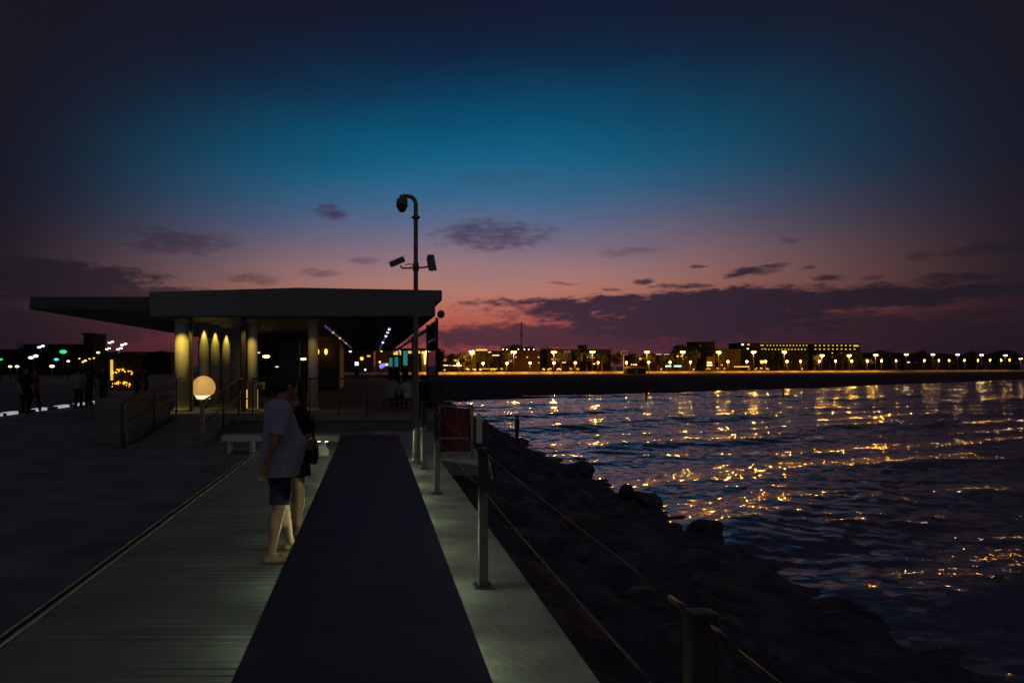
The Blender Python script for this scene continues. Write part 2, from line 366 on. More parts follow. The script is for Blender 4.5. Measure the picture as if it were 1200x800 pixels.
# sea surface with modelled swell
rng = np.random.default_rng(5)
def sea_mesh():
    nr, nc = 1000, 900
    D = 9*np.exp(np.linspace(0, math.log(560/9), nr)); U = np.linspace(.0, 1.25, nc)
    DD, UU = np.meshgrid(D, U, indexing='ij'); x = UU*DD; y = DD.copy()
    a = math.radians(33); n = (-math.sin(a), math.cos(a)); tt = (math.cos(a), math.sin(a))
    p = x*n[0]+y*n[1]; q = x*tt[0]+y*tt[1]
    warp = 1.9*np.sin(q*.045+1.1)+1.2*np.sin(q*.11+p*.03)+.7*np.sin(q*.23+2.+p*.07)
    env = .62+.38*np.sin(q*.052+p*.035+.6)*np.sin(q*.021+1.2+p*.05)
    ph = 2*np.pi*(p+warp)/12.5
    z = .19*env*(np.exp(1.2*np.sin(ph)-1.2)*1.6-.7)
    ph2 = 2*np.pi*(p*.96+q*.28+warp*.6)/6.1; z += .055*(np.exp(np.sin(ph2))-1)
    front = np.maximum(0, np.sin(ph+1.2))**1.5*env
    chop = .20+.66*front
    for lam, am in [(4.2, .030), (3.3, .026), (2.6, .022), (2.1, .018), (1.7, .015), (1.35, .012), (1.05, .010), (.8, .007), (.62, .005)]:
        for _ in range(3):
            th_ = a+math.pi/2+rng.normal(0, .5); k = 2*np.pi/lam; pz = rng.uniform(0, 6.28)
            z += chop*am*np.sin(k*(x*math.cos(th_)+y*math.sin(th_))+pz+.6*np.sin(q*.2+pz)+.5*np.sin(p*.17+pz*2))
    v = np.stack([x, y, z+SEA], -1).reshape(-1, 3).astype(np.float32)
    i = np.arange(nr-1)[:, None]*nc+np.arange(nc-1)[None, :]
    f = np.stack([i, i+1, i+nc+1, i+nc], -1).reshape(-1, 4).astype(np.int32)
    me = bpy.data.meshes.new('sea'); me.vertices.add(len(v)); me.vertices.foreach_set('co', v.ravel())
    me.loops.add(f.size); me.loops.foreach_set('vertex_index', f.ravel())
    me.polygons.add(len(f)); me.polygons.foreach_set('loop_start', np.arange(0, f.size, 4, dtype=np.int32))
    me.polygons.foreach_set('loop_total', np.full(len(f), 4, dtype=np.int32)); me.polygons.foreach_set('use_smooth', np.ones(len(f), dtype=bool))
    me.update(); me.validate(); me.materials.append(M['sea'])
    o = bpy.data.objects.new('sea', me); C.objects.link(o); tag(o, kind='structure')
sea_mesh()
tag(MB().box(1.3, 2600, -60, 2600, -4.4, SEA-.55).build('sea_floor', 'rubble'), kind='structure')

# ------------------------------------------------------------------ boulders
def boulder(seed):
    r = random.Random(seed); b_ = MB()
    for _ in range(26):
        v = Vector((r.gauss(0, 1), r.gauss(0, 1), r.gauss(0, 1))).normalized()
        b_.bm.verts.new(Vector((v.x*(.9+r.random()*.3), v.y*(.8+r.random()*.3), v.z*(.6+r.random()*.2))))
    g = bmesh.ops.convex_hull(b_.bm, input=b_.bm.verts)
    bmesh.ops.delete(b_.bm, geom=[v for v in b_.bm.verts if not v.link_faces], context='VERTS')
    bmesh.ops.bevel(b_.bm, geom=list(b_.bm.edges), offset=.05, segments=1, affect='EDGES')
    return b_.build('boulder', 'rock')
protos = [boulder(k) for k in range(6)]
spots = []
for i in range(170):
    t_ = i/169; y = 9+ (t_**1.35)*84
    spots.append((9.0+random.uniform(-.9, .8)+.02*max(0, y-60), y+random.uniform(-.4, .4), None, random.uniform(.2, .42)))
for i in range(100):
    y = 5+random.random()*60; x = random.uniform(2.6, 8.4); spots.append((x, y, None, random.uniform(.28, .55)))
spots += [(8.9, 26.0, -2.7, .42), (9.3, 25.0, -2.85, .45), (8.8, 24.4, -2.6, .4), (8.4, 30, -2.5, .55), (9.2, 20.5, -2.8, .5)]
for i, (x, y, z, sc) in enumerate(spots):
    if z is None: z = -.55-((x-1.27)/8.33)**.9*2.9+sc*.12
    if y > 13 and x < 3.9: continue
    o = protos[i] if i < 6 else protos[i % 6].copy()
    if i >= 6: C.objects.link(o)
    o.location = (x, y, z); o.rotation_euler = (random.uniform(-.5, .5), random.uniform(-.5, .5), random.uniform(0, 6.28)); o.scale = (sc, sc*random.uniform(.8, 1.1), sc)
    tag(o, 'large dark boulder jutting into the sea below the middle of the cable railing' if z == -2.7 else 'dark rough boulder heaped on the breakwater slope between railing and sea', 'boulder', 'boulders of the breakwater')

# ------------------------------------------------------------------ long bench
BZ = .45
th = thing('long_bench', 'long wide navy bench running down the middle of the deck, lit from beneath', 'bench', (0, 0, 0))
MB().box(-.585, .495, -1.5, 14.05, BZ-.07, BZ, .008).build('seat', 'bench', th)
MB().box(-.33, .24, -1.4, 13.95, 0, BZ-.072).build('plinth', 'dsteel', th)
yy = .4
while yy < 13.6:
    MB().box(-.352, -.332, yy, yy+.26, .13, .17, .004).build('light_strip', 'g_strip', th)
    MB().box(.242, .262, yy, yy+.26, .13, .17, .004).build('light_strip', 'g_strip', th)
    yy += 1.3
# cross bench in front of the pavilion
th = thing('slab_bench', 'pale low slab bench on slim legs standing crosswise before the pavilion steps', 'bench', (0, 14.9, 0))
MB().box(-3.0, -.68, -.22, .22, .255, .375, .012).build('seat', 'conc', th)
for x in (-2.86, -2.42, -1.0): MB().box(x-.035, x+.035, -.15, .15, 0, .254, .006).build('leg', 'conc', th)
MB().box(-1.95, -.9, .05, .09, .225, .25).build('light_strip', 'g_soft', th)

# ------------------------------------------------------------------ cable railing
RX = .87
th = thing('cable_railing', 'steel railing of square posts and two taut cables along the seaward deck edge', 'railing', (RX, 0, 0))
ys = [-1.9, 1.97, 5.86, 10.1, 12.55, 13.9]
for y in ys:
    p_ = MB().box(-.036, .036, y-.028, y+.028, .008, 1.10, .006).build('post', 'dsteel', th)
    f_ = MB().box(-.075, .075, y-.07, y+.07, .008, .022, .004)
    for sx in (-.052, .052):
        for sy in (-.048, .048): f_.cyl((sx, y+sy, .02), (sx, y+sy, .036), .010, n=6)
    f_.build('base_plate', 'dsteel', p_)
for z, dz in ((1.075, .012), (.77, .02)):
    cb = MB()
    for y0, y1 in zip(ys, ys[1:]):
        cb.tube([(0, y0+(y1-y0)*k/8, z-dz*math.sin(math.pi*k/8)) for k in range(9)], .0042, 8)
    cb.build('cable', 'dsteel', th)
fit = [(1.97-.035, -1), (1.97+.035, 1), (5.86-.035, -1), (5.86+.035, 1), (10.1-.035, -1)]
for y, s_ in fit:
    MB().cyl((0, y, 1.075), (0, y+s_*.17, 1.072), .013, .008, n=10).build('tensioner', 'dsteel', th)
# red screened barrier crossing at the end of the strip
th = thing('screened_barrier', 'pale tube barrier with a dark red screen behind it at the corner of the deck', 'barrier', (0, 14.2, 0))
for x in (1.27, 1.90): MB().cyl((x, 0, 0.005), (x, 0, 1.0), .022, n=12).build('post', 'pole', th)
MB().cyl((1.27, 0, .37), (1.90, 0, .37), .018, n=10).build('rail', 'pole', th)
MB().cyl((1.27, 0, .98), (1.90, 0, .98), .018, n=10).build('rail', 'pole', th)
sc_ = MB(); R_ = []
for i in range(25):
    x = 1.29+i*.0245*1; R_.append([sc_.bm.verts.new((x, .05+.012*math.sin(i*1.3+j*.5), .10+j*.083)) for j in range(11)])
for A, B in zip(R_, R_[1:]):
    for j in range(10): f = sc_.bm.faces.new((A[j], B[j], B[j+1], A[j+1])); f.smooth = True
sc_.build('screen', 'red', th)
th = thing('info_board', 'narrow pale upright board beside the red screened barrier', 'board', (2.06, 14.4, 0))
MB().box(-.055, .055, -.015, .015, .25, .80, .006).build('panel', 'white', th)
MB().cyl((0, .03, 0), (0, .03, .82), .02).build('post', 'dsteel', th)
# loose lifebuoy-like rope end hanging by near post
tag(MB().tube([(RX+.05, 6.0, 1.03), (RX+.075, 6.0, .96), (RX+.085, 6.01, .90), (RX+.10, 6.02, .84)], [.006, .008, .008, .006]).build('rope_end', 'white'), 'short pale rope end hanging beside the tall railing post', 'rope')

# ------------------------------------------------------------------ camera pole
th = thing('camera_pole', 'tall gooseneck pole carrying security cameras beside the end of the bench', 'pole', (.765, 13.24, 0))
pts = [(0, 0, 0), (0, 0, 1.5), (0, 0, 3.0), (0, 0, 4.55)]+[(-.13+.13*math.cos(a), 0, 4.62+.15*math.sin(a)) for a in [i*math.pi/2/8 for i in range(9)]]+[(-.22, 0, 4.775)]
MB().tube(pts, [.055, .048, .042, .038]+[.036]*10, 16).build('pole', 'pole', th)
MB().cyl((0, 0, 0), (0, 0, .03), .13).cyl((0, 0, .03), (0, 0, .12), .075, .06).build('base_plate', 'pole', th)
MB().cyl((0, 0, 4.38), (0, 0, 4.41), .075, n=20).cyl((0, 0, 4.36), (0, 0, 4.43), .046).build('collar', 'pole', th)
dm = MB().cyl((-.245, 0, 4.79), (-.245, 0, 4.70), .045, .055).cyl((-.245, 0, 4.72), (-.245, 0, 4.58), .095, .105, n=24).build('dome_camera', 'camg', th)
MB().ell((-.245, 0, 4.58), (.085, .085, .10)).build('dome', 'lens', dm)
br = MB().cyl((0, 0, 3.44), (0, 0, 3.58), .055).tube([(0, 0, 3.50), (-.13, 0, 3.49), (-.25, 0, 3.49), (-.27, 0, 3.54)], .016).tube([(0, 0, 3.50), (.12, 0, 3.50), (.24, 0, 3.52)], .016).tube([(-.05, 0, 3.55), (-.12, -.02, 3.56), (-.20, 0, 3.55)], .008)
br.build('bracket', 'pole', th)
def bullet(c, dirv, L_, w):
    dv = Vector(dirv).normalized(); rot = dv.to_track_quat('Y', 'Z').to_matrix().to_4x4()
    b_ = MB().box(-w, w, -L_/2, L_/2, -w*.85, w*.85, .018)
    b_.box(-w*1.15, w*1.15, -L_/2-.01, L_/2+.06, w*.9, w*1.05, .004)
    bmesh.ops.transform(b_.bm, matrix=Matrix.Translation(c) @ rot, verts=b_.bm.verts); o = b_.build('bullet_camera', 'camg', th)
    l_ = MB().cyl((0, L_/2-.01, 0), (0, L_/2+.012, 0), w*.7); bmesh.ops.transform(l_.bm, matrix=Matrix.Translation(c) @ rot, verts=l_.bm.verts); l_.build('lens', 'lens', o)
bullet((-.33, 0, 3.60), (-.9, -.3, -.42), .26, .058)
bullet((.27, 0, 3.58), (.12, -.45, -.9), .27, .055)
# slim lit posts beside it
tag(MB().cyl((.885, 13.3, .006), (.885, 13.3, .62), .028).cyl((.885, 13.3, .62), (.885, 13.3, .64), .034).build('bollard_post', 'cream'), 'slim pale post standing close beside the camera pole', 'post')

# ------------------------------------------------------------------ pavilion
th = thing('seaside_pavilion', 'open pavilion with a wide flat dark roof and pale columns at the deck end', 'pavilion', (0, 0, 0))
PZ = .40
MB().box(-6.1, 2.08, 20, 73, .004, PZ, .01).build('platform', 'deckc', th)
MB().box(-6.12, 2.10, 19.96, 20.03, PZ-.12, PZ+.015, .006).build('platform_edge', 'fascia', th)
# roof: main body with low peaked front, left wing, right step
RD = 21.75
rf = MB(); prof = [(175, 342), (350, 337), (518, 340), (518, 352), (510, 353), (510, 370), (175, 370)]
A = [rf.bm.verts.new(P(px, py, RD)) for px, py in prof]; B = [rf.bm.verts.new(v.co+Vector((0, 50, 0))) for v in A]
n = len(A)
for k in range(n): rf.bm.faces.new((A[k], A[(k+1) % n], B[(k+1) % n], B[k]))
rf.bm.faces.new(A[::-1]); rf.bm.faces.new(B)
rf.build('roof', 'fascia', th)
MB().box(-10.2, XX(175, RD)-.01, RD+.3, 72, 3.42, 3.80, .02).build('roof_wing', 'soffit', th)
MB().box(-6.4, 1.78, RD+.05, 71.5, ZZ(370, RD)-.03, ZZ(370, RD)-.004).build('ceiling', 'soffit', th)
CT = ZZ(370, RD)-.032
# columns
colx = [(213.5, 22.3, .22, 'cream'), (296, 22.3, .15, 'cream'), (367, 22.3, .15, 'cream')]
for px, D, r, m in colx:
    x = XX(px, D); MB().cyl((x, D, PZ), (x, D, CT), r, n=24).cyl((x, D, CT-.12), (x, D, CT), r+.03, r+.05, n=24).cyl((x, D, PZ), (x, D, PZ+.08), r+.04, n=24).build('column', m, th)
MB().box(XX(222, 21.9), XX(226, 21.9), 21.85, 21.95, PZ, CT).build('mullion', 'dsteel', th)
MB().box(XX(283, 21.9), XX(288, 21.9), 21.85, 21.95, PZ, CT).build('mullion', 'dsteel', th)
leftcols = [(239, 24.8), (252, 26.5), (265, 28.6), (276, 31)]
for px, D in leftcols:
    x = XX(px, D); MB().cyl((x, D, PZ), (x, D, CT), .16, n=20).build('column', 'cream', th)
# inner walls and kitchen block
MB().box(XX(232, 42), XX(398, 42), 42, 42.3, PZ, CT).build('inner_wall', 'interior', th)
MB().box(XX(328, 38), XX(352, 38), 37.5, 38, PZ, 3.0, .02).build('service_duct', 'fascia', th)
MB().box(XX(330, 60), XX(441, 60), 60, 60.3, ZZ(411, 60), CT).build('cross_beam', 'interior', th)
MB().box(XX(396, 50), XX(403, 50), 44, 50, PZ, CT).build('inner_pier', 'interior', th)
# bands of ceiling led
def led(p0, p1, name, m, dots, dm_):
    o = MB().tube([p0, p1], .022, 8).build(name, m, th)
    for f, s_ in dots:
        q = Vector(p0).lerp(Vector(p1), f); MB().ell(q, (s_, s_, s_*.7), 10, 6).build('lamp_bead', dm_, o)
zc = CT-.05
def onceil(px, py): D = (zc-EYE)*F/(HY-py); return Vector((XX(px, D), D, zc))
led(onceil(381, 382), onceil(412, 407.5), 'ceiling_light_strip', 'g_led', [(.16, .05), (.36, .06), (.62, .05)], 'g_orange')
led(onceil(457, 384), onceil(444.5, 410), 'ceiling_light_strip', 'g_led', [(.03, .05), (.1, .05), (.2, .06), (.45, .07)], 'g_flood')
# side glazing with mullions on the sea side
MB().box(1.90, 1.915, 22.2, 26, PZ+.05, CT-.05).build('glass_wall', 'glass', th)
for y in [22.2, 26, 36, 55, 71]:
    MB().box(1.87, 1.95, y-.04, y+.04, PZ, CT).build('mullion', 'dsteel', th)
MB().box(1.86, 1.96, 22.2, 71, 2.98, 3.06).build('transom', 'dsteel', th)
MB().box(XX(226, 22)+.02, XX(283, 22)-.02, 21.9, 21.912, PZ+.05, CT-.05).build('front_glass', 'glass', th)
MB().cyl((1.96, 21.65, 3.33), (1.96, 21.65, 3.24), .05, .07).ell((1.98, 21.6, 3.25), (.11, .11, .12)).build('dome_camera', 'camg', th)
# downlights on the columns (small lamps and their light)
def spot(x, y, z, power, aim, size=50, col=(1, .70, .12), rad=.03):
    l = bpy.data.lights.new('downlight', 'SPOT'); l.energy = power; l.color = col; l.spot_size = math.radians(size); l.spot_blend = .6; l.shadow_soft_size = rad
    o = bpy.data.objects.new('downlight', l); C.objects.link(o); o.location = (x, y, z)
    o.rotation_euler = (Vector(aim)-Vector((x, y, z))).to_track_quat('-Z', 'Y').to_euler(); o.parent = th
k = 0
for px, D in [(213.5, 22.3)]+leftcols[:3]:
    x = XX(px, D); ox, oy = ((.16, -.9) if k == 0 else (.06, -.24)); MB().cyl((x+ox, D+oy, CT), (x+ox, D+oy, CT-.08), .05, n=12).build('downlight_can', 'dsteel', th)
    if k: spot(x+ox, D+oy, CT-.1, 22, (x+.06, D-.17, CT-1.9), 44)
    else: spot(x+ox, D+oy, CT-.1, 70, (x+.04, D-.2, CT-1.7), 80)
    k += 1
for px, D, w in ((296, 22.3, 38), (367, 22.3, 10)):
    x = XX(px, D); spot(x-.1, D-.9, CT-.1, w, (x, D-.15, CT-1.8), 70)
for (px, py, D) in ((228.5, 374, 24), (258, 381, 27.5), (270, 384, 31)):
    p = P(px, py, D); MB().ell(p, (.09, .09, .035)).build('ceiling_lamp', 'g_spot', th)

# globe lamp
p = P(238.5, 454, 23.4); th2 = thing('globe_lamp', 'big glowing orange globe lamp on the pavilion floor near the tall lit column', 'lamp', (p.x, p.y, PZ))
g = MB().ell((0, 0, p.z-PZ), .37, 32, 24); bmesh.ops.bisect_plane(g.bm, geom=list(g.bm.verts)+list(g.bm.edges)+list(g.bm.faces), plane_co=(0, 0, p.z-PZ-.24), plane_no=(0, 0, -1), clear_outer=True)
g.build('globe', 'g_globe', th2)
MB().cyl((0, 0, p.z-PZ-.36), (0, 0, p.z-PZ-.245), .20, .275, n=28).build('lit_base', 'g_globeb', th2)
MB().cyl((0, 0, .016), (0, 0, p.z-PZ-.362), .12, n=20).build('foot', 'dsteel', th2)
# pendant and wall lamps
pend = [(303, 413, 34, 'g_white', .055, 'small white pendant lamp left of the yellow one inside the pavilion'), (312, 417.5, 30, 'g_spot', .10, 'yellow pendant lamp with a long stem between the first two front columns'),
        (355.5, 420.5, 30, 'g_spot', .08, 'yellow pendant lamp just before the third front column'), (363.5, 425, 33, 'g_white', .05, 'small white pendant lamp overlapping the third front column'),
        (324.5, 429.5, 34, 'g_white', .055, 'lowest white pendant lamp above the standing man')]
for px, py, D, m, r, lb in pend:
    p = P(px, py, D); q = thing('pendant_lamp', lb, 'pendant lamp', (p.x, p.y, p.z), 0, 'pendant lamps inside the pavilion')
    MB().cyl((0, 0, .05), (0, 0, CT-p.z), .008, n=6).build('cord', 'dsteel', q)
    MB().ell((0, 0, 0), (r*1.5, r*1.5, r*.6), 14, 8).build('bulb', m, q); MB().cyl((0, 0, .02), (0, 0, .16), r*1.2, r*.3, n=14).build('shade', 'dsteel', q)
for px, lb in ((372, 'orange wall lamp nearer the third front column'), (382, 'orange wall lamp nearer the ceiling light strip')):
    p = P(px, 412, 41.5); q = thing('wall_lamp', lb, 'wall lamp', p, 0, 'wall lamps in the pavilion')
    MB().ell((0, 0, 0), (.10, .10, .17), 12, 8).build('bulb', 'g_orange', q); MB().cyl((0, 0, -.5), (0, 0, -.18), .025, .05, n=10).build('stem', 'wood', q)
    MB().box(-.05, .05, .05, .49, -.04, .04).build('arm', 'wood', q)
# bar counter
D = 23.0; q = thing('bar_counter', 'small bar counter with a glowing yellow front behind the second front column', 'counter', (0, D, 0))
MB().box(XX(288, D), XX(309, D), -.3, .3, ZZ(450.5, D), ZZ(447.5, D), .01).build('counter_top', 'cream', q)
MB().box(XX(290, D), XX(309, D), -.22, .25, ZZ(456, D), ZZ(450.6, D)).build('shelf_box', 'wood', q)
MB().box(XX(290, D), XX(301, D), -.2, .2, PZ+.016, ZZ(456.2, D)).build('lit_panel', 'g_win', q)
MB().box(XX(289.6, D), XX(301.4, D), -.215, -.2, ZZ(467.5, D), ZZ(465.8, D)).build('crossbar', 'dsteel', q)
# platform railing and the two ramp rails
q = thing('terrace_railing', 'dark slim railing along the pavilion terrace edge', 'railing', (0, 20.3, 0))
MB().cyl((XX(296, 20.3), 0, 1.40), (XX(430, 20.3), 0, 1.40), .02).build('rail', 'dsteel', q)
for px in (296, 330, 363, 397, 430): MB().cyl((XX(px, 20.3), 0, PZ), (XX(px, 20.3), 0, 1.40), .02).build('post', 'dsteel', q)
tag(MB().poly([(-5.2, 15.9), (-3.72, 15.9), (-3.72, 19.95), (-5.2, 19.95)], .003, .004).build('ramp_base', 'deckc'), kind='structure')
rp = MB(); v = [rp.bm.verts.new(c) for c in [(-5.2, 15.9, .006), (-3.72, 15.9, .006), (-3.72, 19.95, PZ), (-5.2, 19.95, PZ), (-5.2, 19.95, .006), (-3.72, 19.95, .006)]]
for f in ((0, 1, 2, 3), (0, 3, 4), (1, 5, 2), (3, 2, 5, 4), (0, 4, 5, 1)): rp.bm.faces.new([v[i] for i in f])
tag(rp.build('ramp', 'deckc'), kind='structure')
def ramprail(x, lb, m):
    q = thing('ramp_handrail', lb, 'handrail', (x, 0, 0), 0, 'handrails of the ramp')
    MB().tube([(0, 15.75, .96), (0, 15.9, 1.0), (0, 20.0, 1.40), (0, 20.6, 1.40)], .024).build('rail', 'dsteel', q)
    MB().tube([(0, 15.8, .52), (0, 20.0, .92)], .014).build('rail', 'dsteel', q)
    MB().box(-.04, .04, 15.71, 15.79, .004, .97, .006).build('post', m, q)
    for y, z in ((18, .2), (20.0, PZ)): MB().cyl((0, y, z), (0, y, z+1.0), .022).build('post', 'dsteel', q)
ramprail(-3.62, 'ramp handrail on the side nearer the bench, its end post wide', 'pole')
ramprail(-5.3, 'ramp handrail on the side by the low block wall', 'dsteel')
tag(MB().box(-6.15, -5.42, 16.4, 19.9, .004, 1.02, .02).build('block_wall', 'deckc'), 'low grey block wall at the left side of the ramp', 'wall')

# ------------------------------------------------------------------ left promenade: kerb with lamps, kiosk, floodlights
q = thing('lit_kerb', 'low kerb set with a broken line of white lamps along the left promenade', 'kerb', (-12.9, 0, 0))
MB().box(-.15, .15, 14, 74, .004, .11, .01).build('kerb', 'fascia', q)
for a_, b_ in ((0, 3), (8, 21), (42, 55), (68, 81), (90, 94), (97, 101), (110, 116), (129, 138), (144, 153), (158, 160), (163, 166), (171, 178)):
    f = lambda px: 12.75*F/(CX-px)
    MB().box(.151, .165, f(a_), f(b_), .03, .09).box(-.03, .16, f(a_), f(b_), .111, .125).build('lamp', 'g_kerb', q)
D = 62; q = thing('fairy_light_kiosk', 'small kiosk hung with orange fairy lights beyond the lit kerb', 'kiosk', (XX(143, D), D, -.35))
w = 14/F*D
MB().box(-w, w, .1, 2.2, 0, 3.0).build('wall', 'bld1', q); MB().box(-w-.3, w+.3, -.4, 2.5, 3.0, 3.2, .03).build('roof', 'roofd', q)
MB().box(-w+.05, -w+.22, -.1, .09, .9, 2.6).build('lit_sign', 'g_win', q)
r = random.Random(3); fl = MB()
for i in range(60):
    x = r.uniform(-w+.2, w-.1); z = (2.0-.35*r.random() if i % 2 else .9-.3*r.random()); fl.ell((x, r.uniform(-.2, .0), z-.35*abs(x)/w), .045, 6, 4)
fl.build('fairy_lights', 'g_orange', q)
floods = [((48, 406), 150, 'g_flood', .5, 'upper pale twin floodlight over the low harbour roofs'), ((39, 418), 140, 'g_flood', .62, 'brightest pale twin floodlight, lower at the far left'),
 ((130, 401), 120, 'g_floody', .32, 'topmost warm floodlight left of the lit pavilion column'), ((126.5, 408.5), 120, 'g_floody', .28, 'small warm floodlight just below the topmost one'),
 ((145, 403.5), 118, 'g_flood', .36, 'pale floodlight, upper of the slanting cluster'), ((140, 408.5), 118, 'g_flood', .34, 'pale floodlight in the middle of the slanting cluster'), ((137, 414.5), 118, 'g_floody', .33, 'pale floodlight, lowest of the slanting cluster')]
for (px, py), D, m, r_, lb in floods:
    p = P(px, py, D); q = thing('floodlight', lb, 'floodlight', (p.x, p.y, -.35), 0, 'floodlights over the harbour'); h = p.z+.35
    MB().cyl((0, .2, 0), (0, .2, h+.1), .09, .06, n=8).build('pole', 'dsteel', q)
    for s_ in (-1, 1):
        MB().ell((s_*r_*.75, 0, h+s_*r_*.25), (r_*.8, .2, r_*.42), 12, 8).build('lamp_head', m, q)
    MB().box(-r_, r_, .12, .28, h-.05, h+.05).build('crossarm', 'dsteel', q)
smalls = [(74, 412, 110, 'g_green', .42, 'green harbour lamp on a pole before the dark sheds'), (66, 421, 120, 'g_teal', .30, 'blue green harbour lamp below the green one'), (1, 421, 100, 'g_green', .2, 'faint green lamp at the far left'), (80, 423, 110, 'g_floody', .18, 'faint pale lamp right of the blue green one'),
 (61, 429, 110, 'g_floody', .28, 'low pale lamp on a short post under the blue green one'), (12, 429.3, 105, 'g_floody', .2, 'low warm lamp at the far left, left of its twin'), (20, 429.2, 105, 'g_floody', .22, 'low warm lamp at the far left, right of its twin'), (115, 413, 115, 'g_floody', .2, 'dim warm lamp below the small dark tower'),
 (93, 420, 112, 'g_orange', .13, 'leftmost orange bead lamp of the low row'), (97, 424, 112, 'g_orange', .15, 'second orange bead lamp of the low row'), (100, 422.5, 112, 'g_floody', .17, 'brightest bead lamp of the low row'), (105, 420.3, 112, 'g_orange', .13, 'fourth orange bead lamp of the low row'), (110, 419.5, 112, 'g_orange', .13, 'rightmost orange bead lamp of the low row')]
for px, py, D, m, r_, lb in smalls:
    p = P(px, py, D); q = thing('harbour_lamp', lb, 'lamp', (p.x, p.y, -.35), 0, 'small harbour lamps'); h = p.z+.35
    MB().cyl((0, 0, 0), (0, 0, h-r_*.3), .06, n=6).build('pole', 'dsteel', q); MB().ell((0, 0, h), (r_*1.3, r_, r_*.7), 10, 6).build('lamp_head', m, q)
# low harbour buildings
def simple_building(px0, px1, pyt, D, base, m, label, depth=12, wins=(), roof=True, name='building', cat='building'):
    x0, x1 = XX(px0, D), XX(px1, D); zt = ZZ(pyt, D); q = thing(name, label, cat, ((x0+x1)/2, D, base)); w = (x1-x0)/2; h = zt-base
    MB().box(-w, w, 0, depth, 0, h-.35).build('wall', m, q)
    if roof: MB().box(-w-.3, w+.3, -.35, depth+.3, h-.35, h, .05).build('roof', 'roofd', q)
    for (wx0, wx1, wy0, wy1, wmn) in wins:
        f_ = MB().box(XX(wx0, D)-(x0+x1)/2-.08, XX(wx1, D)-(x0+x1)/2+.08, -.05, .05, ZZ(wy1, D)-base-.08, ZZ(wy0, D)-base+.08).build('window', 'roofd', q)
        MB().box(XX(wx0, D)-(x0+x1)/2, XX(wx1, D)-(x0+x1)/2, -.08, -.052, ZZ(wy1, D)-base, ZZ(wy0, D)-base).build('pane', wmn, f_)
    return q
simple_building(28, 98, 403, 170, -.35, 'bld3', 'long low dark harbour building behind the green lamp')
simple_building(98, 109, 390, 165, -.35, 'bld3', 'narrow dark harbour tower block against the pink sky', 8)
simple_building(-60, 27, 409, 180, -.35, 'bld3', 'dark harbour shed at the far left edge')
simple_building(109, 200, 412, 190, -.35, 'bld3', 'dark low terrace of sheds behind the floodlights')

# ------------------------------------------------------------------ far town
D_at = lambda px: 0
def prom(px, back=0):
    # point on the promenade line seen at px: X = (px-CX)/F*D ; D = PRX(X)
    u = (px-CX)/F; k = 130/292; D = (290-27.7*k)/(1-u*k); return u*(D+back), D+back
w = MB(); n = 90; A = []
for i in range(n+1):
    x = -20+i*(1250)/n; y = PRX(x)+2.2
    A.append([w.bm.verts.new((x, y-.2, TOWN-.6)), w.bm.verts.new((x, y-.2, TOWN+.42)), w.bm.verts.new((x, y+.2, TOWN+.42)), w.bm.verts.new((x, y+.2, TOWN-.6))])
for a_, b_ in zip(A, A[1:]):
    for j in range(3): w.bm.faces.new((a_[j], b_[j], b_[j+1], a_[j+1]))
tag(w.build('promenade_wall', 'pwall'), 'long low sea wall glowing orange under the promenade lamps', 'wall')
def lampproto(name, cat, h, twin, m):  # lamp bloom built into the shape: heads oversized, tall ones doubled
    q = thing(name, 'x', cat)
    MB().cyl((0, 0, 0), (0, 0, h), .14, .07, n=8).build('pole', 'dsteel', q)
    if twin:
        MB().tube([(-.95, 0, h+.05), (-.4, 0, h+.22), (.4, 0, h+.22), (.95, 0, h+.05)], .05, 6).build('arm', 'dsteel', q)
        for s_ in (-1, 1): MB().ell((s_*.72, -.05, h-.10), (.52, .36, .34), 12, 8).build('lamp_head', m, q)
    else:
        MB().ell((0, -.05, h+.1), (.66, .45, .42), 12, 8).build('lamp_head', m, q)
    return q
tall = [(502, 411), (553, 411.5), (602, 412), (649, 412), (694, 412), (758, 412), (800, 412), (842, 412), (883, 412), (919, 412), (963, 416), (995, 416), (1026, 415.5), (1062, 415), (1093, 415), (1122, 415), (1150, 415.5), (1178, 416), (1196, 420)]
low = [508, 537, 566, 594, 621, 649, 674, 701, 734, 760, 785, 809, 853, 875, 897, 922, 938, 960, 979, 998, 1016, 1033, 1050, 1083, 1100, 1112, 1130, 1146, 1160, 1173, 1183]
lowy = lambda px: 426.3-(px-500)*.0062
pt_ = lampproto('street_lamp', 'street lamp', 6.2, True, 'g_tall'); pc_ = lampproto('street_lamp', 'street lamp', 6.2, True, 'g_cool')
uw, uc = False, False
def lamplight(root, x, y, z, power, col, rad=.35):
    l = LD.get((power, col))
    if l is None: l = bpy.data.lights.new('bulb_light', 'POINT'); l.energy = power; l.color = col; l.shadow_soft_size = rad; LD[(power, col)] = l
    o = bpy.data.objects.new('bulb_light', l); C.objects.link(o); o.location = (x, y, z)
LD = {}
for i, (px, py) in enumerate(tall):
    X_, Y_ = prom(px, 5); hz = ZZ(py, Y_)-TOWN; sc = hz/6.2; cool = px > 1030
    lb = f'{ORD[i]} tall street lamp from the left along the far promenade, heads doubled for bloom' if not cool else f'{ORD[i-13]} pale street lamp after the warm ones on the far promenade, heads doubled for bloom'
    src = pc_ if cool else pt_
    lamplight(src, X_, Y_-.9, ZZ(py, Y_)-.6, 700 if cool else 7000, (1, .60, .30) if cool else (1, .41, .05))
    if (cool and not uc) or (not cool and not uw):
        o = src; o.location = (X_, Y_, TOWN); o.scale = (1, 1, sc); tag(o, lb, None, 'tall street lamps of the far promenade')
        if cool: uc = True
        else: uw = True
    else: dup(src, (X_, Y_, TOWN), 0, lb, 'tall street lamps of the far promenade', (1, 1, sc))
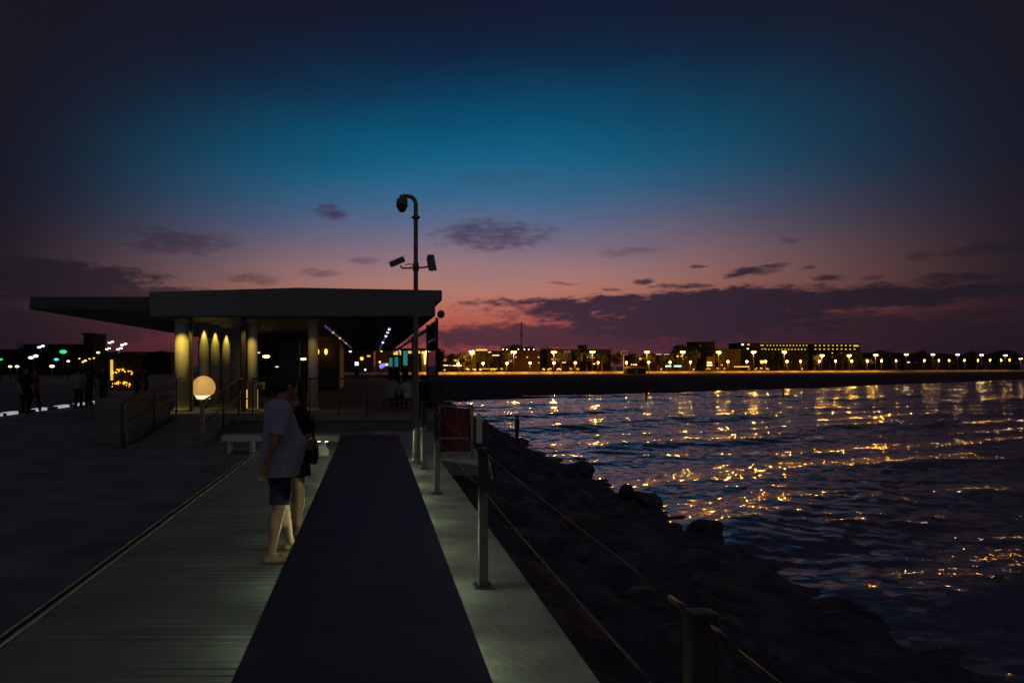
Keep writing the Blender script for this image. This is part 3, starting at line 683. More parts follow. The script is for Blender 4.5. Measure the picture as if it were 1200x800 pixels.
pl_ = lampproto('path_lamp', 'path lamp', 3.2, False, 'g_low'); pl_['group'] = 'low path lamps by the sea wall'
for i, px in enumerate(low):
    X_, Y_ = prom(px, -.3); hz = ZZ(lowy(px), Y_)-TOWN
    lb = f'{ORD[i]} low orange path lamp from the left along the glowing sea wall'; sc = (.85 if i % 3 else 1.0) if px < 930 else .72
    loc = (X_, Y_, TOWN-.25)
    lamplight(None, X_, Y_-.7, ZZ(lowy(px), Y_), 2600 if px < 1040 else 700, (1, .42, .05), .3)
    if i == 0: pl_.location = loc; pl_['label'] = lb; pl_.scale = (sc, sc, (hz+.25)/3.2)
    else: dup(pl_, loc, 0, lb, None, (sc, sc, (hz+.25)/3.2))

def tb(px0, px1, pyt, back, m, label, wins=(), depth=14, roof=True, name='building', cat='building'):
    X_, D = prom((px0+px1)/2, back); return simple_building(px0, px1, pyt, D, TOWN, m, label, depth, wins, roof, name, cat)
W_ = 'g_win'; Yl = 'g_yel'; B_ = 'g_bright'
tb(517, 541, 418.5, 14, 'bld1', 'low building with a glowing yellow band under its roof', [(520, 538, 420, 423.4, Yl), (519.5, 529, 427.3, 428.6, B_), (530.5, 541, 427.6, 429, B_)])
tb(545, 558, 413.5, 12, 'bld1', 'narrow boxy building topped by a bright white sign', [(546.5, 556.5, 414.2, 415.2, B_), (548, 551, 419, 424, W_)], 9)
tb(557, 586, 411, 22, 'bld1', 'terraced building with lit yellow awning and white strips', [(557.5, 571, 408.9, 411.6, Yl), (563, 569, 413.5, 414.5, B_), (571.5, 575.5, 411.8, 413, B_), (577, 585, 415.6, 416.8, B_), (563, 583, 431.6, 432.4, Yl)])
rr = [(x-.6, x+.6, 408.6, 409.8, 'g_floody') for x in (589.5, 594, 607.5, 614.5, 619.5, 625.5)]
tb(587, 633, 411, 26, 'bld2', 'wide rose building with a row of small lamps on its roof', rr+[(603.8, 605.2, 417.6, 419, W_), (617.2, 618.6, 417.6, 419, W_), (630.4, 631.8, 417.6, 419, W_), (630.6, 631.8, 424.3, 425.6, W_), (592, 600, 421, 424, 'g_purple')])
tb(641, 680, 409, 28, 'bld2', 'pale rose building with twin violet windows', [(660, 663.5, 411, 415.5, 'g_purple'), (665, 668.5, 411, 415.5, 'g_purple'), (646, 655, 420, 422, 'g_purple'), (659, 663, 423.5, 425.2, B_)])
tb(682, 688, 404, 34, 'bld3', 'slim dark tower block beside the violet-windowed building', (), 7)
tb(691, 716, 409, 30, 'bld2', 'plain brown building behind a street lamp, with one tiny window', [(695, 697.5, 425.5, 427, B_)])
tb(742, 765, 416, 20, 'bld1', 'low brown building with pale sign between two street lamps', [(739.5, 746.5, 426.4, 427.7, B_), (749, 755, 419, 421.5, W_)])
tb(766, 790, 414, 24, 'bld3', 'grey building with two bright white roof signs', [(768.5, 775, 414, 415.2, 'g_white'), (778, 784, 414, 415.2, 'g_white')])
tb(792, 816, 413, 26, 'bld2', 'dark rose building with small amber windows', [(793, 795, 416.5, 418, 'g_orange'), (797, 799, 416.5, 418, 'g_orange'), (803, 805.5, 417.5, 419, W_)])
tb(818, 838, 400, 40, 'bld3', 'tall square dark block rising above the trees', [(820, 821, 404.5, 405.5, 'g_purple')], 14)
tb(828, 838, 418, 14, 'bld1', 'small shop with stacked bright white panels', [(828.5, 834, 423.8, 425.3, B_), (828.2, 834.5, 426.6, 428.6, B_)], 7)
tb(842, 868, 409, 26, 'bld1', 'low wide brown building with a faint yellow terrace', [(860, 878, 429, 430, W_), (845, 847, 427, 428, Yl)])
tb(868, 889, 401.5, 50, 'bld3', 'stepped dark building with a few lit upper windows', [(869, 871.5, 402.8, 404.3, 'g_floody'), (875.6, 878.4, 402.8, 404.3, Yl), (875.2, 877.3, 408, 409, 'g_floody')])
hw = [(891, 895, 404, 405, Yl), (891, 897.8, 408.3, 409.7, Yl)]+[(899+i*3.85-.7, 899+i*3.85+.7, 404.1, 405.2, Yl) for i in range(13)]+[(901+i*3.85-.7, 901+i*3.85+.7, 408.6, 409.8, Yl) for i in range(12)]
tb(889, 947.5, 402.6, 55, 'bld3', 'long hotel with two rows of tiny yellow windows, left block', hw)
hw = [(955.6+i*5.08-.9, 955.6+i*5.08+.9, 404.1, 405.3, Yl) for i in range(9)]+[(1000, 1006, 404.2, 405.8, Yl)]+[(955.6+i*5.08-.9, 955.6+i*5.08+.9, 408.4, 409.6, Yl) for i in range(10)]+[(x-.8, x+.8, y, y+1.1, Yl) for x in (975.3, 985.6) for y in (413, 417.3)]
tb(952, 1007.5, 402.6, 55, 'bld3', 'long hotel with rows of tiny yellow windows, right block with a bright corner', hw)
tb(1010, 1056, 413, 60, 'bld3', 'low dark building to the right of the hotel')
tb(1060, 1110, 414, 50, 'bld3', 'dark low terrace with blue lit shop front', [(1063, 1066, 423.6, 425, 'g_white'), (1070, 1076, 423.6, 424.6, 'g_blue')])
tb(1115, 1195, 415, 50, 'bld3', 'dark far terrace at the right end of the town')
tb(384, 438, 411, 20, 'bld2', 'dark brown building framed by the far end of the pavilion', [(398, 402, 418, 421, W_), (430, 434, 416, 418, W_)])
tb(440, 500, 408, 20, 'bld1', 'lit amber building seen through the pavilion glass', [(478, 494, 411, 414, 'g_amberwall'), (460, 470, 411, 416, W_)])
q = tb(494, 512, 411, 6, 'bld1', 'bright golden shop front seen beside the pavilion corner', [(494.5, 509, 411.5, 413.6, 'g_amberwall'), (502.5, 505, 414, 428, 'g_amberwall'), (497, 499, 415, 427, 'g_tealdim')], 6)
# seen through the pavilion
def booth(px0, px1, py0, py1, D, m, label, nm='lit_booth', cat='booth'):
    x0, x1, z1 = XX(px0, D), XX(px1, D), ZZ(py0, D); base = -.35 if D < 200 else TOWN; zb = ZZ(py1, D)
    q = thing(nm, label, cat, ((x0+x1)/2, D, base)); w = (x1-x0)/2
    MB().box(-w-.1, w+.1, .1, 1.6, 0, z1-base).build('wall', 'bld3', q)
    MB().box(-w, w, 0, .099, zb-base, z1-base-.1).build('lit_panel', m, q); MB().box(-w-.2, w+.2, -.5, 1.8, z1-base, z1-base+.15).build('roof', 'roofd', q)
    return q
booth(456, 461, 418, 429.5, 96, 'g_tealdim', 'narrow teal lit booth seen through the pavilion, left of its twin')
booth(462.5, 467.5, 417, 429.5, 98, 'g_tealdim', 'narrow teal lit booth seen through the pavilion, right of its twin')
booth(472.5, 477.5, 410, 428, 92, 'g_tealdim', 'tall teal lit booth close to the camera pole')
booth(416, 420, 423, 428, 90, 'g_flood', 'tiny bright white booth at the end of the pavilion')
for px, py, m, r_, lb in ((424, 420, 'g_orange', .22, 'orange lamp beyond the pavilion left end'), (447, 429, 'g_blue', .28, 'blue lamp seen through the pavilion'), (450, 427.5, 'g_blue', .22, 'second blue lamp seen through the pavilion'), (453.5, 427, 'g_orange', .16, 'orange lamp beside the blue lamps'), (445, 424, 'g_spot', .10, 'tiny yellow lamp above the blue lamps'), (410.5, 411, 'g_floody', .16, 'yellow lamp at the end of the slanting ceiling lights'), (428, 433, 'g_flood', .12, 'tiny white lamp low in the dark pavilion'), (447, 411, 'g_spot', .1, 'small yellow lamp above the teal booths'), (486, 415, 'g_spot', .13, 'yellow lamp right of the tall teal booth'), (468, 411, 'g_white', .1, 'tiny white lamp over the teal booths')):
    p = P(px, py, 88); q = thing('lantern', lb, 'lantern', (p.x, p.y, -.35), 0, 'lanterns beyond the pavilion'); h = p.z+.35
    MB().cyl((0, 0, 0), (0, 0, h), .04, n=6).build('pole', 'dsteel', q); MB().ell((0, 0, h), r_, 10, 8).build('lamp_head', m, q)
# market stalls with bulbs at the foot of the town
stalls = [(521, 2, Yl), (548, 4, B_), (556, 4, Yl), (563, 3, B_), (578, 5, Yl), (588, 3, W_), (637, 3, B_), (644, 5, Yl), (655, 5, B_), (669, 3, Yl), (677, 3, Yl), (775, 2, B_), (830, 5, Yl), (841, 3, Yl), (849, 2, B_), (878, 2, W_), (886, 3, Yl), (892, 3, B_), (899, 4, Yl), (940, 2, 'g_white'), (813, 2, B_)]
for i, (px, wpx, m) in enumerate(stalls):
    X_, D = prom(px, 3.2+2*(i % 2)); q = thing('market_stall', f'{ORD[i]} small lit market stall from the left behind the sea wall', 'stall', (X_, D, TOWN), 0, 'stalls behind the sea wall'); w = wpx/F*D/2
    MB().box(-w-.3, w+.3, -.6, 1.4, 2.1, 2.22).build('awning', 'red' if i % 4 == 1 else 'bld1', q)
    MB().box(-w, w, .3, 1.2, 0, .95).build('counter', 'wood', q)
    for sx in (-w, w): MB().cyl((sx, 0, 0), (sx, 0, 2.1), .05, n=6).build('post', 'dsteel', q)
    for k in range(max(1, wpx-1)):
        MB().ell((-w+(k+.5)*2*w/max(1, wpx-1), 0, 1.3+.45*((i*7+k*3) % 4)/3), (.30, .2, .22), 8, 6).build('bulb', m, q)
for px0, px1, lb in ((780, 786.5, 'shorter teal sign above the sea wall'), (790, 798.5, 'longer teal sign above the sea wall')):
    X_, D = prom((px0+px1)/2, 3); q = thing('lit_sign', lb, 'sign', (X_, D, TOWN)); w = (px1-px0)/F*D/2
    MB().box(-w, w, 0, .15, ZZ(429.8, D)-TOWN, ZZ(427.9, D)-TOWN).build('panel', 'g_teal', q); 
    for sx in (-w*.8, w*.8): MB().cyl((sx, .2, 0), (sx, .2, ZZ(428.5, D)-TOWN), .06, n=6).build('post', 'dsteel', q)
X_, D = prom(893, 10); q = thing('star_sign', 'orange lantern-shaped sign under the hotel left block', 'sign', (X_, D, TOWN))
MB().cyl((0, 0, 0), (0, 0, 4), .08, n=6).build('pole', 'dsteel', q); MB().cyl((0, 0, 4.0), (0, 0, 5.6), .7, 1.0, n=6).build('lantern', 'g_amberwall', q)
# mast, ring tower, beach hut
X_, D = prom(611, 40); q = thing('radio_mast', 'tall thin mast rising from the rose building', 'mast', (X_, D, TOWN)); h = ZZ(377, D)-TOWN
m_ = MB()
for sx, sy in ((-.45, -.3), (.45, -.3), (0, .45)): m_.cyl((sx, sy, 0), (sx*.5, sy*.5, h), .09, .07, n=6)
zz = 1
while zz < h-1: m_.cyl((-.44, -.3, zz), (.44, -.3, zz+1), .05, n=5); m_.cyl((.44, -.3, zz+.2), (0, .44, zz+1.2), .05, n=5); zz += 1.1
m_.build('lattice', 'dsteel', q); MB().box(-.7, .7, -.2, .2, h*.72, h*.76).build('antenna', 'dsteel', q)
X_, D = prom(731, -3); q = thing('lifeguard_tower', 'slender orange lit tower with a ring and ladder rails on the beach', 'tower', (X_, D, TOWN-.6)); h = ZZ(413, D)-TOWN+.6
MB().cyl((0, 0, 0), (0, 0, h-1), .16, n=8).build('pole', 'pwall', q)
MB().tube([(1.4*math.cos(a)+.3, 0, h-.1+.9*math.sin(a)) for a in [i*2*math.pi/20 for i in range(21)]], .12, 6).build('ring', 'pwall', q)
for k in range(3): MB().cyl((0, 0, 1.2+k*.9), (3.5, 0, 1.2+k*.9), .06, n=6).build('rail', 'pwall', q)
MB().cyl((3.5, 0, 0), (3.5, 0, 3.2), .07, n=6).build('post', 'pwall', q)
X_, D = prom(746, -8); q = thing('beach_hut', 'dark beach hut standing in front of the glowing sea wall', 'hut', (X_, D, TOWN-.75)); w = 11/F*D
MB().box(-w, w, 0, 4, .0, 2.5, .03).build('wall', 'bld3', q)
rf = MB(); v = [rf.bm.verts.new(c) for c in [(-w-.4, -.5, 2.5), (w+.4, -.5, 2.5), (w+.4, 4.4, 2.5), (-w-.4, 4.4, 2.5), (-w+1, 1.9, 3.5), (w-1, 1.9, 3.5)]]
for f in ((0, 1, 5, 4), (2, 3, 4, 5), (1, 2, 5), (3, 0, 4), (3, 2, 1, 0)): rf.bm.faces.new([v[i] for i in f])
rf.build('roof', 'roofd', q); MB().box(-.5, .5, -.06, -.01, .1, 2.1).build('door', 'wood', q)
# trees
def crown(seed, rx, rz):
    r = random.Random(seed); b_ = MB(); cl = [(r.uniform(-.6, .6)*rx, r.uniform(-.5, .5)*rx, rz*r.uniform(.35, 1.5), r.uniform(.35, .6)*rx) for _ in range(9)]
    for i in range(1500):
        c_ = cl[i % 9]; v = Vector((r.gauss(0, 1), r.gauss(0, 1), r.gauss(0, .8))).normalized()*c_[3]*(r.random()**.35)
        p = Vector(c_[:3])+v; a = Vector((r.gauss(0, 1), r.gauss(0, 1), r.gauss(0, 1))).normalized()*r.uniform(.15, .32); c2 = a.orthogonal().normalized()*a.length*.7
        b_.bm.faces.new([b_.bm.verts.new(p+a), b_.bm.verts.new(p+c2), b_.bm.verts.new(p-a), b_.bm.verts.new(p-c2)])
    return b_
tp = []
for k in range(3):
    q = thing('tree', 'dark tree silhouette among the far town buildings', 'tree', group='trees of the far town')
    H = 4.2; cr_ = crown(k, 3.0, 2.6); bmesh.ops.translate(cr_.bm, vec=(0, 0, H-1.4), verts=cr_.bm.verts); cr_.build('crown', 'leaf', q)
    tr_ = MB().tube([(0, 0, 0), (.1, 0, 1.5), (0, .1, 3.0), (.1, 0, H)], [.3, .22, .18, .1], 8)
    for a in range(4): tr_.cyl((0, .05, 2.6+.3*a), (1.4*math.cos(a*1.7), 1.4*math.sin(a*1.7), H+1.0+.3*a), .10, .04, n=6)
    tr_.build('trunk', 'bark', q); tp.append(q)
tr = random.Random(12); i = 0; px = 512
tops = {513: 404, 530: 408, 598: 402, 643: 403, 655: 404, 672: 405, 690: 403, 705: 404, 722: 406, 744: 404, 770: 404, 792: 402, 800: 403, 830: 402}
while px < 1200:
    near_ = tr.random() < .4; X_, D = prom(px, tr.uniform(9, 13) if near_ else tr.uniform(30, 52)); top = (7 if near_ else 0)+(402.5 if px < 880 else 409)+tr.uniform(-1.5, 5); h = ZZ(top, D)-TOWN; s_ = h/8.0
    loc = (X_, D, TOWN); sw = s_*tr.uniform(.8, 1.25)
    if i < 3: tp[i].location = loc; tp[i].scale = (sw, sw, s_); tp[i].rotation_euler.z = tr.uniform(0, 6)
    else: dup(tp[i % 3], loc, tr.uniform(0, 6), None, None, (sw, sw, s_))
    i += 1; px += tr.uniform(10, 21)
for px, D, top in ((30, 190, 402), (85, 185, 404), (165, 180, 410), (188, 175, 409)):
    h = ZZ(top, D)+.35; dup(tp[i % 3], (XX(px, D), D, -.35), i, 'dark tree silhouette behind the harbour lamps', 'trees by the harbour', h/8.0); i += 1

# ------------------------------------------------------------------ people
def limb(b_, pts, rs, n=14):
    """tapered limb through joints, with round joints"""
    for (p0, r0), (p1, r1) in zip(zip(pts, rs), zip(pts[1:], rs[1:])):
        b_.cyl(p0, p1, r0, r1, n=n)
    for p, r in zip(pts, rs): b_.ell(Vector(p), r, n, 10)
def hand(b_, wrist, dirv, side, palm_n, curl=.5, s=1.0):
    d_ = Vector(dirv).normalized(); sd = Vector(side).normalized(); pn = d_.cross(sd).normalized()*palm_n
    w_ = Vector(wrist); pc = w_+d_*.05*s
    rot = Matrix((sd, d_, pn)).transposed()
    b_.ell(pc, (.041*s, .052*s, .017*s), 14, 10, rot)
    for k, (o, l_) in enumerate(((-.030, .068), (-.010, .078), (.011, .073), (.030, .058))):
        p0 = w_+d_*.088*s+sd*o*s; p1 = p0+(d_*math.cos(curl*.5)+pn*math.sin(curl*.5))*l_*.5*s; p2 = p1+(d_*math.cos(curl*1.3)+pn*math.sin(curl*1.3))*l_*.5*s
        limb(b_, [p0-d_*.03*s, p0, p1, p2], [.0095*s, .0095*s, .0085*s, .007*s], 8)
    t0 = w_+d_*.03*s-sd*.034*s; limb(b_, [t0, t0-sd*.022*s+d_*.030*s+pn*.008, t0-sd*.026*s+d_*.058*s+pn*.018], [.013*s, .011*s, .008*s], 8)
def foot(b_, ankle, fwd, z0, s=1.0):
    f = Vector((fwd[0], fwd[1], 0)).normalized(); sd = Vector((-f.y, f.x, 0)); a = Vector(ankle); base = Vector((a.x, a.y, z0))
    rot = Matrix((f, sd, Vector((0, 0, 1)))).transposed()
    b_.ell(base-f*.03*s+Vector((0, 0, .034*s)), (.045*s, .034*s, .034*s), 14, 10, rot)
    b_.ell(base+f*.06*s+Vector((0, 0, .036*s)), (.095*s, .036*s, .036*s), 14, 10, rot)
    b_.ell(base+f*.125*s+Vector((0, 0, .024*s)), (.058*s, .045*s, .023*s), 14, 10, rot)
    limb(b_, [a, base+f*.03*s+Vector((0, 0, .045*s))], [.036*s, .036*s])
    for k in range(5): b_.ell(base+f*(.178-.007*k*1.2)*s+sd*(.030-.015*k)*s+Vector((0, 0, .014*s)), ((.018 if k == 0 else .013)*s, .010*s, .012*s), 8, 6, rot)
def head(b_, c_, fwd, s=1.0, tilt=0.0):
    f = Vector((fwd[0], fwd[1], -tilt)).normalized(); sd = Vector((-fwd[1], fwd[0], 0)).normalized(); up = f.cross(sd).normalized()
    if up.z < 0: up = -up
    rot = Matrix((f, sd, up)).transposed(); c_ = Vector(c_)
    b_.ell(c_+up*.03*s-f*.012*s, (.098*s, .077*s, .088*s), 24, 16, rot)
    b_.ell(c_-up*.035*s+f*.022*s, (.070*s, .060*s, .082*s), 20, 14, rot)          # jaw
    b_.ell(c_-up*.095*s+f*.052*s, (.026*s, .026*s, .022*s), 12, 8, rot)           # chin
    b_.ell(c_-up*.020*s+f*.096*s, (.016*s, .012*s, .024*s), 10, 8, rot)           # nose
    b_.ell(c_-up*.032*s+f*.104*s, (.013*s, .016*s, .010*s), 10, 8, rot)
    b_.ell(c_-up*.064*s+f*.084*s, (.010*s, .024*s, .009*s), 10, 8, rot)           # mouth
    b_.ell(c_+up*.018*s+f*.083*s, (.012*s, .045*s, .010*s), 10, 8, rot)           # brow
    for s_ in (-1, 1): b_.ell(c_-up*.005*s-f*.008*s+sd*s_*.079*s, (.020*s, .009*s, .030*s), 10, 8, rot)
    return f, sd, up, rot
def hairmesh(parent, c_, f, sd, up, rot, s, long=False, m='hair'):
    h = MB(); h.ell(Vector(c_)+up*.040*s-f*.022*s, (.104*s, .086*s, .094*s), 24, 16, rot)
    if long: h.ell(Vector(c_)-up*.05*s-f*.06*s, (.055*s, .075*s, .13*s), 20, 14, rot)
    else: h.ell(Vector(c_)-up*.015*s-f*.055*s, (.055*s, .076*s, .06*s), 20, 14, rot)
    return h.build('hair', m, parent, remesh=.010, smooth=3)

def standing_man():
    # centre (X,D): hips above the feet; faces away and to the right
    base = Vector((-.85, 6.82, 0)); q = thing('person', 'man in pale short-sleeved shirt and dark knee shorts standing barelegged beside the bench', 'person', base)
    ph = math.radians(20); f = Vector((math.cos(ph), math.sin(ph), 0)); l = Vector((-f.y, f.x, 0)); up = Vector((0, 0, 1))
    V = lambda a, b_, z: f*a+l*b_+up*z
    rf_ = Vector((-.055, -.23, 0)); lf = Vector((.06, .24, 0))            # feet
    hipl, hipr = V(-.02, .10, .86), V(-.02, -.10, .86)
    b_ = MB()
    kl = V(-.02, .10, .47)*.5+(lf+up*.48)*.5; kl.z = .475; kr = (V(.05, -.10, .47)+(rf_+up*.48))*.5; kr.z = .475
    al = lf+up*.085; ar = rf_+up*.085
    limb(b_, [hipl, kl, al], [.098, .060, .038]); limb(b_, [hipr, kr, ar], [.098, .060, .038])
    for k_, a_ in ((kl, al), (kr, ar)):                                   # calves
        c_ = k_.lerp(a_, .32)-f*.020; b_.ell(c_, (.056, .056, .125), 16, 12)
    ff = Vector((math.cos(math.radians(14)), math.sin(math.radians(14)), 0))
    foot(b_, al, ff, .0, 1.05); foot(b_, ar, ff, .0, 1.05)
    S = lambda a, z, w_, dpt: (V(a, 0, z), w_, dpt, l, f)
    b_.loft([S(-.02, .82, .165, .12), S(0, .95, .175, .15), S(.02, 1.08, .17, .16), S(-.005, 1.24, .18, .125), S(-.02, 1.36, .17, .10), S(-.015, 1.42, .08, .07)])
    hc = V(.065, 0, 1.565)
    limb(b_, [V(-.01, 0, 1.38), V(.05, 0, 1.50)], [.065, .056])
    fr = head(b_, hc, (math.cos(math.radians(30)), math.sin(math.radians(30))), 1.02, .35)
    shl, shr = V(-.03, .195, 1.345), V(-.01, -.195, 1.345)
    # left arm hangs behind the hip, right arm bends before the belly
    el_, wl = V(.03, .25, 1.06), V(.27, .12, 1.02)
    limb(b_, [shl, el_, wl], [.058, .043, .027]); hand(b_, wl, V(.6, -.5, .05), up, 1, .9)
    er, wr = V(-.115, -.265, 1.075), V(-.185, -.22, .865)
    limb(b_, [shr, er, wr], [.058, .043, .027]); hand(b_, wr, V(-.25, .15, -.9), -f, 1, .7)
    b_.build('body', 'skin', q, remesh=.0085, smooth=3)
    sh = MB()
    sh.loft([S(-.022, .75, .222, .190), S(-.015, .80, .218, .192), S(.012, .92, .212, .205), S(.038, 1.04, .200, .215), S(.010, 1.17, .195, .165), S(-.01, 1.30, .200, .135), S(-.022, 1.375, .165, .108), S(-.012, 1.425, .085, .080), S(.0, 1.445, .074, .070)], n=32)
    for s0, e0 in ((shl, el_), (shr, er)):
        sh.cyl(s0+up*.01, s0.lerp(e0, .80), .082, .078, n=20); sh.ell(s0+up*.005, (.083, .083, .080), 18, 12)
    sh.build('shirt', 'shirt', q, remesh=.011, smooth=4)
    st = MB(); st.loft([S(-.015, .74, .168, .125), S(-.01, .86, .168, .125)], n=28)
    for h0, k0 in ((hipl, kl), (hipr, kr)): st.cyl(h0-up*.04, h0.lerp(k0, .93), .104, .092, n=22)
    st.build('shorts', 'denim', q, remesh=.011, smooth=2)
    hairmesh(q, hc, *fr, 1.02)
    return q
standing_man()

def woman():
    base = Vector((-.80, 7.85, 0)); q = thing('person', 'barelegged woman in dark clothes half hidden behind the standing man, strap round her ankle', 'person', base)
    ph = math.radians(200); f = Vector((math.cos(ph), math.sin(ph), 0)); l = Vector((-f.y, f.x, 0)); up = Vector((0, 0, 1)); V = lambda a, b_, z: f*a+l*b_+up*z
    b_ = MB(); al, ar = Vector((-.045, .26, .075)), Vector((.02, -.13, .075)); kl, kr = Vector((-.05, .15, .45)), Vector((.035, -.06, .45))
    hl, hr = Vector((-.06, .09, .82)), Vector((.01, -.09, .82))
    limb(b_, [hl, kl, al], [.085, .050, .032]); limb(b_, [hr, kr, ar], [.085, .050, .032])
    for k_, a_ in ((kl, al), (kr, ar)): b_.ell(k_.lerp(a_, .32)-f*.014, (.047, .047, .11), 16, 12)
    ft = Vector((.1, -1, 0)); foot(b_, al, ft, .012, .95); foot(b_, ar, ft, .012, .95)
    S = lambda a, z, w_, d_: (V(a, 0, z)+Vector((-.02, 0, 0)), w_, d_, l, f)
    b_.loft([S(0, .78, .15, .11), S(0, .9, .15, .11), S(0, 1.05, .125, .10), S(0, 1.22, .145, .10), S(0, 1.32, .14, .085), S(0, 1.37, .06, .055)])
    hc = V(.03, 0, 1.49); limb(b_, [V(0, 0, 1.34), V(.02, 0, 1.42)], [.05, .046]); fr = head(b_, hc, (math.cos(ph), math.sin(ph)), .95, .2)
    shl, shr = V(0, .165, 1.30), V(0, -.165, 1.30)
    e1, w1 = Vector((.155, .02, 1.04)), Vector((.06, -.12, .98)); e2, w2 = Vector((-.16, .03, 1.04)), Vector((-.12, -.04, .85))
    for s_ in (shl, shr): pass
    a_s = shl if shl.x > shr.x else shr; b_s = shr if shl.x > shr.x else shl
    limb(b_, [a_s, e1, w1], [.045, .036, .024]); hand(b_, w1, (-.5, -.5, .1), up, 1, .9, .9)
    limb(b_, [b_s, e2, w2], [.045, .036, .024]); hand(b_, w2, (0, -.1, -1), (1, 0, 0), 1, .5, .9)
    b_.build('body', 'skin', q, remesh=.009, smooth=3)
    d_ = MB(); d_.loft([S(0, .60, .20, .165), S(0, .75, .185, .15), S(0, .9, .165, .13), S(0, 1.05, .14, .118), S(0, 1.2, .160, .120), S(0, 1.31, .150, .10), S(0, 1.355, .08, .07)], n=28)
    for s0, e0 in ((a_s, e1), (b_s, e2)): d_.cyl(s0, s0.lerp(e0, .9), .06, .056, n=16); d_.ell(s0, .06)
    d_.build('dress', 'black', q, remesh=.012, smooth=3)
    hairmesh(q, hc, *fr, .95, True)
    for a_ in (al, ar):
        s_ = MB(); s_.tube([a_+Vector((.037*math.cos(t2), .037*math.sin(t2), .012)) for t2 in [i*2*math.pi/16 for i in range(17)]], .006, 6)
        s_.box(a_.x-.045, a_.x+.045, a_.y-.19, a_.y+.07, .0, .013, .004); s_.build('sandal', 'leather', q)
    return q
woman()
th = thing('shoulder_bag', 'dark soft shoulder bag hanging at the woman behind the man', 'bag', (-.625, 7.82, .80))
MB().ell((0, 0, .03), (.055, .10, .12), 20, 14).box(-.04, .04, -.08, .08, -.08, .1, .02).build('body', 'black', th, remesh=.012, smooth=3)
MB().tube([(0, -.07, .1), (0, -.05, .3), (0, 0, .42), (0, .05, .3), (0, .07, .1)], .009).build('strap', 'black', th)
# white bag on the deck by the slab bench
th = thing('white_bag', 'crumpled white bag on the deck under the slab bench', 'bag', (-.98, 14.45, 0))
bg = MB(); r = random.Random(4)
bg.loft([(Vector((r.uniform(-.01, .01), 0, z)), w_, d_, Vector((1, 0, 0)), Vector((0, 1, 0))) for z, w_, d_ in ((0, .11, .07), (.02, .135, .085), (.09, .14, .085), (.15, .11, .06), (.19, .07, .03), (.215, .085, .02))], n=18)
for v in bg.bm.verts: v.co += Vector((r.gauss(0, .007), r.gauss(0, .007), r.gauss(0, .004)))
bg.build('body', 'bagw', th)

def small_person(loc, h, label, facing=0, top='black', bottom='black', pose='stand', hairm='hair'):
    q = thing('person', label, 'person', loc, facing); k = h/1.7; b_ = MB(); V = lambda x, y, z: Vector((x, y, z))*k
    if pose == 'stand':
        hips = .88; kn = [V(.09, -.02, .48), V(-.09, .04, .48)]; an = [V(.10, .02, .08), V(-.10, .02, .08)]
    elif pose == 'walk':
        hips = .88; kn = [V(.08, -.14, .48), V(-.08, .10, .47)]; an = [V(.08, -.20, .08), V(-.08, .30, .14)]
    else:
        hips = .44; kn = [V(.10, -.42, .46), V(-.10, -.42, .46)]; an = [V(.10, -.40, .08), V(-.10, -.36, .08)]
    hp = [V(.09, 0, hips), V(-.09, 0, hips)]; o = hips-.88
    for a_, c_, d_ in zip(hp, kn, an): limb(b_, [a_, c_, d_], [.085*k, .055*k, .04*k], 10); b_.ell(d_+V(0, -.07, -.045), (.042*k, .12*k, .035*k), 10, 8)
    St = lambda z, w_, d_: (V(0, 0, z+o), w_*k, d_*k, Vector((1, 0, 0)), Vector((0, 1, 0)))
    b_.loft([St(.84, .15, .11), St(1.0, .14, .11), St(1.25, .18, .12), St(1.38, .17, .10), St(1.43, .07, .06)], n=16)
    hc = V(0, -.02, 1.58+o); limb(b_, [V(0, 0, 1.38+o), V(0, 0, 1.5+o)], [.06*k, .052*k], 10); fr = head(b_, hc, (0, -1), k)
    arms = []
    for s_ in (-1, 1):
        a_ = [V(s_*.19, 0, 1.37+o), V(s_*.25, .02, 1.10+o), V(s_*.22, -.12, .88+o)] if pose != 'sit' else [V(s_*.19, 0, 1.37+o), V(s_*.24, -.05, 1.12+o), V(s_*.12, -.28, .95+o)]
        limb(b_, a_, [.055*k, .042*k, .028*k], 10); hand(b_, a_[2], (0, -.3, -1), (1, 0, 0), 1, .5, k); arms.append(a_)
    b_.build('body', 'skin2', q, remesh=.014*k, smooth=2)
    c_ = MB(); c_.loft([St(.85, .185, .145), St(1.0, .17, .14), St(1.25, .20, .145), St(1.38, .185, .12), St(1.44, .09, .08)], n=16)
    for a_ in arms: c_.cyl(a_[0], a_[0].lerp(a_[1], .75), .075*k, .068*k, n=12); c_.ell(a_[0], .076*k, 12, 8)
    c_.build('top', top, q, remesh=.018*k, smooth=2)
    c_ = MB()
    for a_, e_, d_ in zip(hp, kn, an): limb(c_, [a_, e_, e_.lerp(d_, .85)], [.10*k, .075*k, .06*k], 10)
    c_.build('trousers', bottom, q, remesh=.018*k, smooth=2)
    hairmesh(q, hc, *fr, k, False, hairm)
    return q
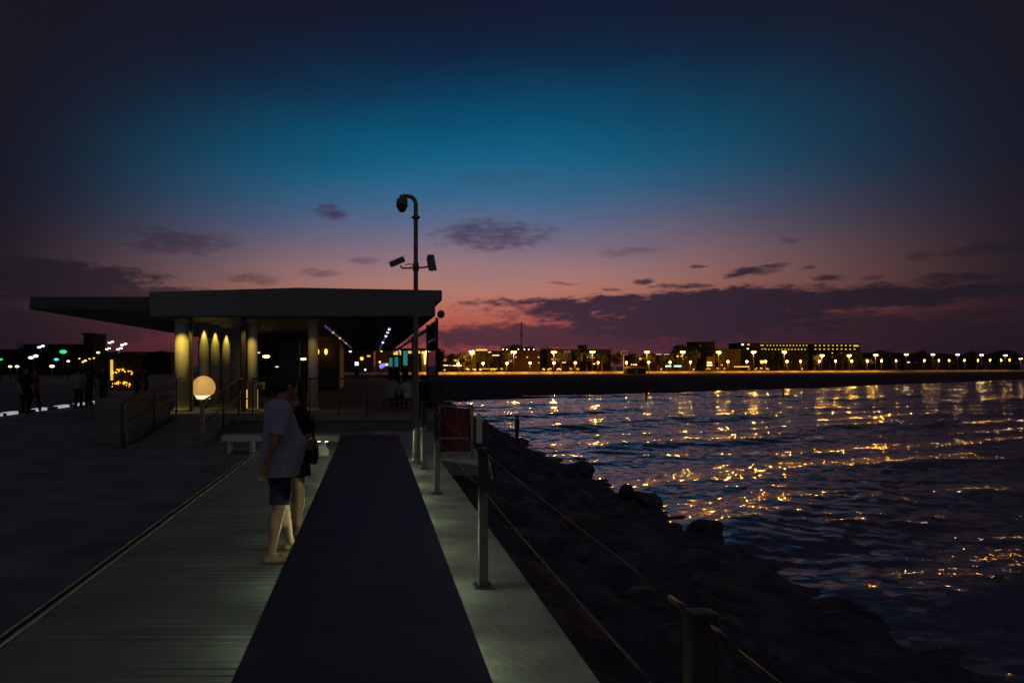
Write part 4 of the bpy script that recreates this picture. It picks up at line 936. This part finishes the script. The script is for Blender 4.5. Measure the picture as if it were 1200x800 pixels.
M['greyshirt'] = mat('grey_shirt', (.30, .30, .32), .9, var=.1); M['whiteshirt'] = mat('white_shirt', (.55, .55, .56), .9, var=.1); M['redshirt'] = mat('dull_red_shirt', (.25, .05, .06), .9)
# seated on the pavilion terrace
stool = None
for px, top, lb in ((458, 'greyshirt', 'seated person in light grey shirt on the pavilion terrace, leftmost of three'), (478, 'whiteshirt', 'seated person in white shirt on the terrace just behind the camera pole'), (496, 'black', 'seated person in black on the terrace right of the camera pole')):
    D = 23.2; small_person((XX(px, D), D, PZ), 1.42, lb, math.radians(160 if px != 478 else 200), top, 'denim', 'sit')
q = thing('terrace_bench', 'dark low backless bench under the three seated people', 'bench', (XX(477, 23.2), 23.2, PZ))
MB().box(-.85, .85, -.2, .2, .24, .29, .01).build('seat', 'wood', q)
for x in (-.75, .75): MB().box(x-.03, x+.03, -.18, .18, 0, .239).build('leg', 'dsteel', q)
# silhouettes on the left promenade
for px, D, hh, top, lb, fc in ((30, 26, 1.72, 'black', 'dark figure at the far left before the lit kerb', 60), (40, 27.5, 1.65, 'redshirt', 'figure in a dull red top walking by the lit kerb', 80), (92, 29, 1.70, 'greyshirt', 'figure in a grey top before the gap in the kerb lamps', 200), (104, 30, 1.75, 'black', 'taller dark figure beside the one in grey', 170), (121, 32, 1.72, 'black', 'dark figure standing left of the fairy light kiosk', 20), (160, 36, 1.75, 'black', 'dark figure right of the fairy light kiosk', 120), (171, 37, 1.66, 'black', 'shorter dark figure nearest the low block wall', 300)):
    small_person((XX(px, D), D, 0), hh, lb, math.radians(fc), top, 'black', 'walk' if px in (40, 121) else 'stand')
# small figures by the sea
small_person((8.45, 43.5, -2.75), 1.62, 'small dark figure standing on the rocks at the water edge', 1.2, 'black', 'black', 'stand')
small_person((XX(918, 118), 118, -3.35), 1.75, 'tiny dark wader in the shallow sea, right one', .4, 'black', 'black', 'stand')
small_person((XX(757.5, 108), 108, -3.35), 1.6, 'tiny dark wader by the far beach, left one', .4, 'black', 'black', 'stand')
small_person((XX(828, 20.3), 20.3, ZZ(636, 20.3)), .7, 'small dark crouching figure on the near rocks above the water', 2.0, 'black', 'black', 'sit')
